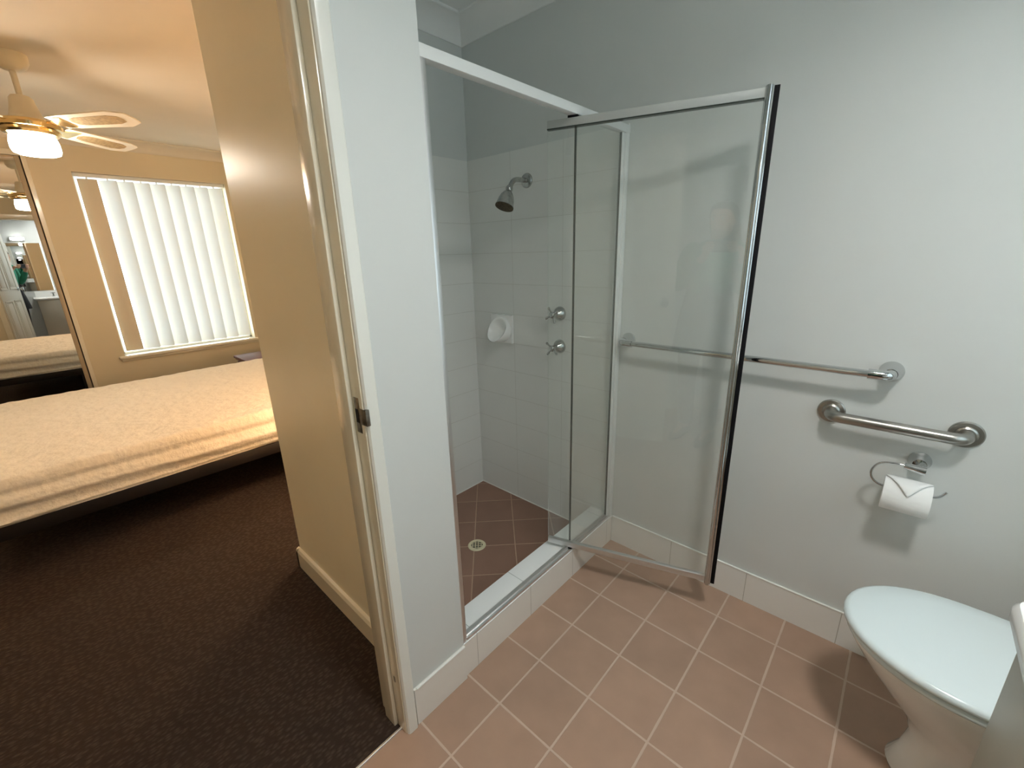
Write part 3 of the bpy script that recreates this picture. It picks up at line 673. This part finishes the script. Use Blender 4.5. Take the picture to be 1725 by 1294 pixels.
bm = bmesh.new(); tube(bm, smooth_path(wp), 0.0032, 12); obj('wire_arm', bm, m_chrome, th_)
# toilet roll hanging on the wire (wire passes the top of its core)
rl = thing('toilet_roll', 'white toilet paper roll with its end folded to a point', 'toilet roll', (0.977, -0.075, 0.655))
bm = bmesh.new(); cr, orr = 0.020, 0.049; RZ = 0.674-cr+0.0035; 
rings = []
xa, xb = 0.925, 1.029
prof = [(cr, xa), (orr-0.001, xa), (orr, xa+0.002), (orr, xb-0.002), (orr-0.001, xb), (cr, xb), (cr, xa)]
rings = [[(x, -0.075+r*math.cos(2*PI*k/40), RZ+r*math.sin(2*PI*k/40)) for k in range(40)] for r, x in prof]
loft(bm, rings, cap0=False, cap1=False); obj('roll', bm, m_paper, rl)
bm = bmesh.new(); n = 14; tw = []
def P3(u, v, off):   # u across the width, v angle from top forward
    return (u, -0.075-(orr+off)*math.sin(v), RZ+(orr+off)*math.cos(v))
f0, f1 = -0.25, 1.15
rowsA = []
for i in range(n+1):
    t = i/n; v = f0+(f1-f0)*t
    a = xa+0.001+(0.052)*max(0, (t-0.15)/0.85); b_ = xb-0.001-(0.049)*max(0, (t-0.15)/0.85)
    off = 0.0015+0.0075*math.sin(PI*min(1, t*1.05))*0.9*t + 0.003*t
    rowsA.append([P3(a+(b_-a)*k/8, v, off+0.0015*math.sin(k*PI/8)) for k in range(9)])
R0 = [[bm.verts.new(p) for p in r] for r in rowsA]
for a, b_ in zip(R0[:-1], R0[1:]):
    for k in range(8): bm.faces.new((a[k], a[k+1], b_[k+1], b_[k]))
o = obj('folded_end', bm, m_paper, rl, ang=70)
sol = o.modifiers.new('thick', 'SOLIDIFY'); sol.thickness = 0.0012; sol.offset = 1

# ------------------------------------------------------------------ toilet
TY = -0.345
tl = thing('toilet', 'white toilet with its lid closed beside the vanity', 'toilet', (1.15, TY, 0))
def oval(xf, xb, hw, z, n=48, p=2.3, yc=TY, sq=0.65):
    """Egg outline: rounded front at xf, squarer back at xb."""
    pts = []; L = xb-xf; xm = xf+L*0.52
    for k in range(n):
        a = 2*PI*k/n; c, s = math.cos(a), math.sin(a)
        if c < 0: x = xm+(xm-xf)*c; y = hw*s if True else 0; y = math.copysign(abs(s)**0.98, s)*hw
        else:
            x = xm+(xb-xm)*abs(c)**sq; y = math.copysign(abs(s)**sq, s)*hw
        pts.append((x, yc+y, z))
    return pts
bm = bmesh.new()
loft(bm, [oval(1.060, 1.42, 0.105, 0.0), oval(1.055, 1.42, 0.108, 0.015), oval(1.075, 1.42, 0.095, 0.06), oval(1.085, 1.42, 0.092, 0.13), oval(1.065, 1.42, 0.108, 0.19),
          oval(1.005, 1.42, 0.140, 0.26), oval(0.955, 1.42, 0.160, 0.32), oval(0.925, 1.42, 0.174, 0.365), oval(0.915, 1.42, 0.180, 0.385), oval(0.917, 1.42, 0.179, 0.392)])
o = obj('pan', bm, m_ceram, tl, ang=80)
bm = bmesh.new(); loft(bm, [oval(0.912, 1.345, 0.182, 0.394), oval(0.908, 1.346, 0.185, 0.398), oval(0.908, 1.346, 0.185, 0.408), oval(0.912, 1.345, 0.182, 0.411)]); obj('seat', bm, m_lid, tl, ang=60)
bm = bmesh.new(); loft(bm, [oval(0.905, 1.350, 0.184, 0.413), oval(0.899, 1.352, 0.189, 0.417), oval(0.899, 1.352, 0.189, 0.426), oval(0.903, 1.350, 0.186, 0.432), oval(0.912, 1.345, 0.179, 0.4355), oval(0.96, 1.32, 0.14, 0.438), oval(1.05, 1.24, 0.06, 0.439)])
obj('lid', bm, m_lid, tl, ang=80)
bm = bmesh.new(); box(bm, 1.42, XR-0.004, TY-0.19, TY+0.19, 0.38, 0.76, bev=0.02, seg=4); cist = obj('cistern', bm, m_ceram, tl)
bm = bmesh.new(); box(bm, 1.41, XR-0.004, TY-0.197, TY+0.197, 0.76, 0.79, bev=0.008, seg=3); obj('cistern_lid', bm, m_ceram, cist)
bm = bmesh.new(); lathe(bm, [(0.022, 0), (0.022, 0.006), (0, 0.008)], 24, Matrix.Translation((1.51, TY, 0.79))); obj('flush_button', bm, m_chrome, cist)
bm = bmesh.new(); box(bm, 1.40, 1.60, TY-0.10, TY+0.10, 0.0, 0.40, bev=0.02); obj('pedestal', bm, m_ceram, tl)
for s in (-0.07, 0.07):
    bm = bmesh.new(); lathe(bm, [(0.014, 0), (0.014, 0.028), (0.010, 0.034), (0, 0.035)], 20, Matrix.Translation((1.375, TY+s, 0.392))); obj('hinge', bm, m_lid, tl)

# ------------------------------------------------------------------ vanity
VX, VY1, VY0, VZ = 1.108, -0.742, -1.60, 0.83
vn = thing('vanity', 'pale laminate vanity unit with white basin top beside the toilet', 'vanity', (1.36, -1.15, 0))
bm = bmesh.new(); box(bm, VX+0.018, XR-0.002, VY0, VY1-0.002, 0.10, VZ-0.034); box(bm, VX+0.06, XR-0.002, VY0+0.01, VY1-0.01, 0.0, 0.10); obj('cabinet', bm, m_vcab, vn, smooth=False)
for k in range(2):
    a = VY0+0.003+k*(VY1-VY0)/2; bm = B(VX, VX+0.017, a, a+(VY1-VY0)/2-0.006, 0.105, VZ-0.045, bev=0.0015)
    dd = obj('cupboard_door', bm, m_vcab, vn)
    yk = VY0+(VY1-VY0)/2+(0.04 if k else -0.04)
    bm = bmesh.new(); lathe(bm, [(0.006, 0), (0.006, 0.012), (0.013, 0.018), (0.011, 0.026), (0, 0.028)], 16, orient((VX, yk, 0.68), (-1, 0, 0))); obj('knob', bm, m_chrome, dd)
bm = bmesh.new()
def rrect(x0, x1, y0, y1, r, z, n=6):
    pts = []
    for cx_, cy_, a0 in ((x1, y1, 0), (x0+r, y1-r, PI/2), (x0+r, y0+r, PI), (x1, y0, 1.5*PI)):
        if cx_ == x1: pts.append((cx_, cy_, z)); continue
        for i in range(n+1):
            a = a0+PI/2*i/n; pts.append((cx_+r*math.cos(a), cy_+r*math.sin(a), z))
    return pts
TX = 1.088
loft(bm, [rrect(TX+0.006, XR-0.002, VY0-0.03, VY1+0.024, 0.03, VZ-0.034), rrect(TX, XR-0.002, VY0-0.036, VY1+0.030, 0.036, VZ-0.026), rrect(TX, XR-0.002, VY0-0.036, VY1+0.030, 0.036, VZ-0.010), rrect(TX+0.006, XR-0.002, VY0-0.03, VY1+0.024, 0.03, VZ-0.001), rrect(TX+0.016, XR-0.002, VY0-0.02, VY1+0.014, 0.022, VZ)])
obj('benchtop', bm, m_vtop, vn, ang=50)
bm = bmesh.new(); BCX, BCY = 1.33, -1.27
def ell(a, b_, z): return [(BCX+a*math.cos(2*PI*k/40), BCY+b_*math.sin(2*PI*k/40), z) for k in range(40)]
loft(bm, [ell(0.185, 0.235, VZ), ell(0.182, 0.232, VZ+0.004), ell(0.170, 0.220, VZ+0.005), ell(0.155, 0.205, VZ+0.002), ell(0.150, 0.200, VZ+0.001)], cap0=False)
obj('basin', bm, m_ceram, vn, ang=60)
struct('trim_16', B(XR-0.012, XR, VY0, VY1, VZ+0.001, VZ+0.10, bev=0.002), m_ceram)
for y, kind in ((-1.37, 'hot'), (-1.17, 'cold')):
    t = thing('basin_tap', 'chrome %s tap at the back of the vanity basin' % kind, 'tap', (1.565, y, VZ), 'basin taps')
    bm = bmesh.new(); lathe(bm, [(0.022, 0), (0.022, 0.006), (0.012, 0.014), (0.010, 0.050), (0.014, 0.056), (0.013, 0.068), (0, 0.072)], 24, Matrix.Translation((1.565, y, VZ))); obj('pillar', bm, m_chrome, t)
    bm = bmesh.new()
    for k in range(4):
        a = 0.4+k*PI/2; o_ = Vector((1.565, y, VZ+0.062)); d = Vector((math.cos(a), math.sin(a), 0)); tube(bm, [o_, o_+d*0.03], 0.005, 10)
    obj('cross_handle', bm, m_chrome, t)
t = thing('basin_spout', 'chrome curved spout behind the vanity basin', 'spout', (1.565, -1.27, VZ))
bm = bmesh.new(); tube(bm, fillet([(1.565, -1.27, VZ), (1.565, -1.27, VZ+0.13), (1.43, -1.27, VZ+0.13), (1.43, -1.27, VZ+0.10)], 0.03), 0.010, 16); obj('spout_pipe', bm, m_chrome, t)
t = thing('wall_mirror', 'frameless wall mirror with a bright edge above the vanity', 'mirror', (XR, -1.8, 1.33))
obj('mirror_glass', B(XR-0.006, XR-0.001, -2.30, -1.33, 0.94, 1.76), m_mirror, t, smooth=False)
obj('bright_edge', B(XR-0.010, XR-0.001, -1.330, -1.316, 0.94, 1.76, bev=0.002), m_white_al, t)

# ------------------------------------------------------------------ window over the toilet, ceiling light
w2 = bpy.data.objects.new('window_2', None); C.objects.link(w2); w2['kind'] = 'structure'; w2.location = (XR, -0.68, 1.7)
bm = bmesh.new()
for (a, b_, c, d) in ((WY0, WY1, WZ0, WZ0+0.035), (WY0, WY1, WZ1-0.035, WZ1), (WY0, WY0+0.035, WZ0, WZ1), (WY1-0.035, WY1, WZ0, WZ1), (-0.70, -0.66, WZ0, WZ1)):
    box(bm, XR+0.05, XR+0.09, a, b_, c, d, bev=0.003)
obj('window_frame', bm, m_white_al, w2)
m_frost = glass_mat('obscure glass', (0.55, 0.58, 0.58, 1))
obj('pane', B(XR+0.068, XR+0.073, WY0+0.03, WY1-0.03, WZ0+0.03, WZ1-0.03), m_frost, w2)
vl = thing('vanity_light', 'short lit tube light fixed above the vanity mirror', 'wall light', (XR, -1.56, 1.83))
obj('backplate', B(XR-0.035, XR-0.001, -1.68, -1.50, 1.80, 1.86, bev=0.004), m_white_al, vl)
bm = bmesh.new(); tube(bm, [(XR-0.060, -1.65, 1.83), (XR-0.060, -1.53, 1.83)], 0.024, 20); obj('tube', bm, emit_mat('lit opal tube', (1.0, 1.0, 0.97, 1), LAMP_VANITY), vl)
cl = thing('ceiling_light', 'round white drum light on the bathroom ceiling above the middle of the floor', 'ceiling light', (1.10, -1.12, BC))
mc = Matrix.Translation((1.10, -1.12, BC))
bm = bmesh.new(); lathe(bm, [(0.138, 0), (0.146, -0.004), (0.146, -0.088), (0.142, -0.092), (0.134, -0.092), (0.131, -0.088), (0.131, -0.004)], 48, mc, cap=False); obj('rim', bm, m_white_al, cl)
bm = bmesh.new(); lathe(bm, [(0.131, -0.014), (0, -0.014)], 48, mc, cap=False); obj('diffuser', bm, emit_mat('lit opal diffuser', (1.0, 0.985, 0.955, 1), LAMP_BATH), cl)
c2 = thing('ceiling_light', 'added warm fill light on the bedroom ceiling, out of view', 'ceiling light', (-1.3, -2.9, YC))  # added, unseen fill light to brighten the passage wall and mattress side
mc = Matrix.Translation((-1.3, -2.9, YC))
bm = bmesh.new(); lathe(bm, [(0.12, 0), (0.14, -0.02), (0.135, -0.03)], 40, mc, cap=False); obj('rim', bm, m_white_al, c2)
bm = bmesh.new(); lathe(bm, [(0.13, -0.025), (0.10, -0.055), (0, -0.07)], 40, mc, cap=False); obj('diffuser', bm, emit_mat('added fill diffuser', (1.0, 0.86, 0.65, 1), 34.0), c2)
# bedside lamp by the bed head, round the corner from the passage; it lights the bed's side and the wall above the pillows
n2 = thing('nightstand', 'dark reddish wood nightstand on the passage side of the bed head', 'nightstand', (-1.58, -0.18, 0))
obj('top', B(-1.80, -1.36, -0.42, 0.045, 0.445, 0.470, bev=0.006), m_wood, n2)
obj('body', B(-1.78, -1.38, -0.39, 0.045, 0.06, 0.446, bev=0.003), m_wood, n2)
for x in (-1.77, -1.43):
    for y in (-0.38, 0.0): obj('leg', B(x, x+0.04, y, y+0.04, 0.002, 0.065, bev=0.003), m_wood, n2)
bl_ = thing('bedside_lamp', 'lit bedside lamp with fabric shade on the nightstand by the passage', 'lamp', (-1.55, -0.18, 0.472))
bm = bmesh.new(); lathe(bm, [(0.06, 0.472), (0.06, 0.480), (0.015, 0.492), (0.012, 0.60), (0.025, 0.64), (0.012, 0.68)], 24, Matrix.Translation((-1.55, -0.18, 0))); obj('base', bm, m_brass, bl_)
bm = bmesh.new(); lathe(bm, [(0.120, 0.66), (0.085, 0.86)], 32, Matrix.Translation((-1.55, -0.18, 0)), cap=False); obj('lamp_shade', bm, emit_mat('lit fabric shade', (1.0, 0.67, 0.42, 1), 52.0), bl_)
# ------------------------------------------------------------------ the photographer, seen only in the mirror and faintly in the glass door
PC = Vector((0.975, -1.875, 0)); PF = Vector((-0.67, 0.742, 0)).normalized(); PR = Vector((PF.y, -PF.x, 0))
def PL(x, y, z): return PC + PR*x + PF*y + Vector((0, 0, z))
m_skin = mat('skin', rgb(214, 168, 140), 0.5, vary=0.04); m_hair = mat('dark brown hair', rgb(48, 34, 26), 0.5, vary=0.2, vscale=60)
m_green = mat('green knit top', rgb(48, 132, 104), 0.85, vary=0.15, bump=0.3, bscale=300); m_blackc = mat('black fabric', rgb(24, 25, 30), 0.8, vary=0.15)
m_jean = mat('charcoal trousers', rgb(44, 38, 40), 0.85, vary=0.15); m_shoe = mat('dark shoe', rgb(28, 24, 24), 0.5)
person = thing('person', 'person in green top, black tunic and charcoal trousers holding up a phone', 'person', PC)
CQ = cam.rotation_euler.to_matrix(); CU, CV, CW = CQ.col[0], CQ.col[1], CQ.col[2]
def HP(u, v, w_): return CAM + CU*u + CV*v + CW*w_
def skin_obj(name, chains, m, par, sub=2):
    """chains: list of (points, radii, attach) where attach = (chain, index) joins the first point to an earlier chain."""
    me = bpy.data.meshes.new(name); V, E_, Rr, idx, roots = [], [], [], [], []
    for pts, rad, att in chains:
        ids = []
        if att is None: roots.append(len(V))
        prev = None if att is None else idx[att[0]][att[1]]
        for p, r_ in zip(pts, rad):
            V.append(tuple(p)); Rr.append(r_ if isinstance(r_, tuple) else (r_, r_)); i = len(V)-1; ids.append(i)
            if prev is not None: E_.append((prev, i))
            prev = i
        idx.append(ids)
    me.from_pydata(V, E_, []); me.materials.append(m)
    o = bpy.data.objects.new(name, me); C.objects.link(o)
    sk = o.modifiers.new('skin', 'SKIN'); sk.use_smooth_shade = True; sk.branch_smoothing = 0.6
    if not me.skin_vertices: bpy.context.view_layer.update()
    for i, r_ in enumerate(Rr):
        me.skin_vertices[0].data[i].radius = r_; me.skin_vertices[0].data[i].use_root = i in roots
    sb = o.modifiers.new('sub', 'SUBSURF'); sb.levels = sub; sb.render_levels = sub
    o.parent = par; o.matrix_parent_inverse = parent_world(par).inverted(); return o
PX = 0.050   # phone centre sideways from the lens
chains = [([PL(0, 0, 0.92), PL(0, 0, 1.02), PL(0, 0.0, 1.14), PL(0, 0.0, 1.26), PL(0, -0.01, 1.36), PL(0.01, 0.0, 1.42)], [(0.13, 0.10), (0.115, 0.09), (0.125, 0.095), (0.14, 0.10), (0.10, 0.075), (0.048, 0.048)], None),
          ([PL(0.03, 0.010, 1.455), PL(0.045, 0.015, 1.50), PL(0.05, 0.015, 1.55)], [0.050, 0.055, 0.055], (0, 5))]
for s in (-1, 1):
    hw = HP(PX+s*0.112, -0.055, 0.065)
    chains.append(([PL(s*0.155, -0.01, 1.345), PL(s*0.195, 0.00, 1.22), PL(s*0.215, 0.025, 1.09), (PL(s*0.215, 0.025, 1.09)+hw)/2+Vector((0, 0, -0.004)), hw], [0.055, 0.045, 0.038, 0.034, 0.024], (0, 4)))
    ci = len(chains)-1
    chains.append(([HP(PX+s*0.108, -0.025, 0.045), HP(PX+s*0.100, 0.0, 0.030)], [(0.026, 0.018), (0.026, 0.013)], (ci, 4)))
    for k in range(4):
        v = 0.026-0.017*k; L = (0.040, 0.047, 0.044, 0.034)[k]
        chains.append(([HP(PX+s*0.096, v, 0.022), HP(PX+s*0.082, v, 0.0115), HP(PX+s*(0.082-L*0.55), v+0.002, 0.0105), HP(PX+s*(0.082-L), v+0.003, 0.0115)], [0.0085, 0.008, 0.0075, 0.006], None))
    chains.append(([HP(PX+s*0.100, -0.022, 0.042), HP(PX+s*0.082, -0.018, 0.042), HP(PX+s*0.064, -0.008, 0.038), HP(PX+s*0.052, 0.002, 0.036)], [0.011, 0.0105, 0.009, 0.007], None))
    chains.append(([PL(s*0.085, 0, 0.86), PL(s*0.09, 0.01, 0.66), PL(s*0.09, 0.015, 0.47), PL(s*0.09, 0.0, 0.28), PL(s*0.09, -0.015, 0.09)], [0.085, 0.072, 0.052, 0.050, 0.036], (0, 0)))
    chains.append(([PL(s*0.095, 0.06, 0.045), PL(s*0.10, 0.13, 0.030)], [(0.036, 0.026), (0.032, 0.018)], (len(chains)-1, 4)))
body = skin_obj('body', chains, m_skin, person)
def ering(x, y, z, a, b_, n=32): return [tuple(PL(x+a*math.cos(2*PI*k/n), y+b_*math.sin(2*PI*k/n), z)) for k in range(n)]
bm = bmesh.new(); loft(bm, [ering(0, 0, 1.08, 0.150, 0.118), ering(0, 0, 1.12, 0.150, 0.117), ering(0, 0.01, 1.22, 0.160, 0.122), ering(0, 0, 1.30, 0.172, 0.112), ering(0, -0.005, 1.36, 0.160, 0.092), ering(0.003, -0.005, 1.395, 0.110, 0.075), ering(0.008, 0.0, 1.415, 0.066, 0.060)], cap0=False, cap1=False)
obj('green_top', bm, m_green, person, ang=80)
sl = []
for s in (-1, 1):
    hw = HP(PX+s*0.112, -0.055, 0.065); e = PL(s*0.215, 0.025, 1.09)
    sl.append(([PL(s*0.085, -0.012, 1.352), PL(s*0.150, -0.010, 1.338), PL(s*0.182, -0.004, 1.27), PL(s*0.198, 0.0, 1.20), e, e*0.5+hw*0.5+Vector((0, 0, -0.004)), e*0.15+hw*0.85], [0.086, 0.082, 0.066, 0.058, 0.050, 0.043, 0.036], None))
skin_obj('sleeve', sl[:1], m_green, person); skin_obj('sleeve', sl[1:], m_green, person)
bm = bmesh.new()
def rip(z, a, b_): return [tuple(PL((a+0.008*math.sin(k*PI/4))*math.cos(2*PI*k/48), (b_+0.008*math.sin(k*PI/4))*math.sin(2*PI*k/48), z)) for k in range(48)]
loft(bm, [rip(0.68, 0.215, 0.185), rip(0.76, 0.205, 0.175), rip(0.88, 0.190, 0.155), rip(1.00, 0.168, 0.132), rip(1.08, 0.152, 0.118), rip(1.13, 0.146, 0.113)], cap0=False, cap1=False)
obj('black_tunic', bm, m_blackc, person, ang=80)
for s in (-1, 1):
    skin_obj('trouser_leg', [([PL(s*0.085, 0, 0.90), PL(s*0.09, 0.01, 0.66), PL(s*0.09, 0.015, 0.47), PL(s*0.09, 0.0, 0.28), PL(s*0.09, -0.012, 0.075)], [0.098, 0.085, 0.066, 0.062, 0.056], None)], m_jean, person)
    bm = bmesh.new(); rings = []
    for y, a, z1 in ((-0.065, 0.020, 0.05), (-0.05, 0.036, 0.085), (0.0, 0.040, 0.095), (0.06, 0.046, 0.075), (0.12, 0.044, 0.052), (0.165, 0.028, 0.038), (0.175, 0.010, 0.025)):
        rings.append([tuple(PL(s*0.095+a*math.cos(t), y, max(0.002, z1*(0.5+0.5*math.sin(t))))) for t in [2*PI*k/16 for k in range(16)]])
    loft(bm, rings); obj('shoe', bm, m_shoe, person, ang=70)
# head: chin, jaw, cheeks, brow and skull lofted over the neck, with a nose ridge, lips and eye sockets shaped in
bm = bmesh.new(); rings = []
for z, a, fr, bk in ((1.428, 0.016, 0.070, 0.010), (1.436, 0.036, 0.082, 0.040), (1.455, 0.050, 0.086, 0.060), (1.470, 0.058, 0.088, 0.070), (1.480, 0.061, 0.090, 0.076), (1.495, 0.065, 0.089, 0.082), (1.510, 0.068, 0.091, 0.088), (1.525, 0.070, 0.091, 0.091), (1.540, 0.072, 0.088, 0.094), (1.558, 0.073, 0.092, 0.096), (1.580, 0.072, 0.090, 0.094), (1.605, 0.064, 0.078, 0.084), (1.625, 0.046, 0.056, 0.062), (1.636, 0.020, 0.024, 0.028)):
    rg = []
    for k in range(48):
        t = 2*PI*k/48; c_, s_ = math.cos(t), math.sin(t); y = (fr if s_ > 0 else bk)*s_
        if s_ > 0.9 and 1.50 < z < 1.545: y += (0.019 if z < 1.515 else 0.013 if z < 1.53 else 0.006)*max(0, 1-abs(c_)*5)        # nose
        if s_ > 0.7 and 1.53 < z < 1.55: y -= 0.007*math.exp(-((abs(c_)-0.42)/0.15)**2)                                        # eye sockets
        if s_ > 0.85 and 1.465 < z < 1.485: y += 0.005*max(0, 1-abs(c_)*2.6)                                                   # lips
        rg.append(tuple(PL(0.05+a*c_, 0.012+y, z)))
    rings.append(rg)
loft(bm, rings); hd = obj('head', bm, m_skin, person, ang=80)
sbd = hd.modifiers.new('sub', 'SUBSURF'); sbd.levels = 1; sbd.render_levels = 1
# hair: cap over the skull and a fall behind the shoulders
hc = (0.05, 0.012, 1.545)
bm = bmesh.new(); rings = []
for z, a, b_, yo in ((1.30, 0.085, 0.030, -0.095), (1.38, 0.100, 0.045, -0.085), (1.46, 0.096, 0.066, -0.050), (1.52, 0.094, 0.088, -0.022), (1.57, 0.092, 0.100, -0.002), (1.61, 0.078, 0.088, 0.002), (1.64, 0.045, 0.055, 0.0), (1.648, 0.01, 0.012, 0.0)):
    rings.append([tuple(PL(hc[0]+a*math.cos(t), hc[1]+yo+b_*math.sin(t)*(1 if math.sin(t) < 0 or z > 1.58 else 0.45), z)) for t in [2*PI*k/28 for k in range(28)]])
loft(bm, rings); obj('hair', bm, m_hair, person, ang=80)
# face details on the head
for s_ in (-1, 1):
    bm = bmesh.new(); lathe(bm, [(0, -0.004), (0.008, -0.003), (0.012, 0), (0.008, 0.002), (0, 0.003)], 18, orient(PL(0.05+s_*0.029, 0.0925, 1.541), PF)); e_ = obj('eye', bm, mat('eye white', rgb(228, 224, 218), 0.2), hd)
    bm = bmesh.new(); lathe(bm, [(0, 0), (0.0055, 0.0), (0.005, 0.0022), (0, 0.0026)], 16, orient(PL(0.05+s_*0.029, 0.0945, 1.541), PF)); obj('iris', bm, m_hair, hd)
    bm = bmesh.new(); tube(bm, [PL(0.05+s_*0.014, 0.101, 1.560), PL(0.05+s_*0.030, 0.097, 1.565), PL(0.05+s_*0.044, 0.085, 1.560)], 0.003, 8, radii=[0.003, 0.0032, 0.0015]); obj('eyebrow', bm, m_hair, hd)
    bm = bmesh.new(); lathe(bm, [(0.004, -0.008), (0.016, -0.003), (0.019, 0.003), (0.010, 0.005)], 18, orient(PL(0.05+s_*0.074, 0.008, 1.525), PR*s_+PF*0.3)); obj('ear', bm, m_skin, hd)
bm = bmesh.new(); tube(bm, [PL(0.050-0.022, 0.094, 1.4735), PL(0.050, 0.1035, 1.4755), PL(0.050+0.022, 0.094, 1.4735)], 0.005, 10, radii=[0.0025, 0.0055, 0.0025]); obj('lips', bm, mat('lips', rgb(176, 98, 90), 0.5), hd)
ph = thing('smartphone', 'dark smartphone held upright in both hands', 'phone', HP(PX, 0, 0.024))
pm = Matrix.Translation(HP(PX, 0, 0.0245)) @ CQ.to_4x4()
bm = bmesh.new(); box(bm, -0.0735, 0.0735, -0.0357, 0.0357, -0.0038, 0.0038, bev=0.003, mx=pm); obj('case', bm, mat('phone case', rgb(36, 38, 44), 0.3), ph)
bm = bmesh.new(); box(bm, -0.070, 0.070, -0.0325, 0.0325, 0.0037, 0.0041, mx=pm); obj('screen', bm, mat('dark screen', rgb(12, 13, 16), 0.08), ph)
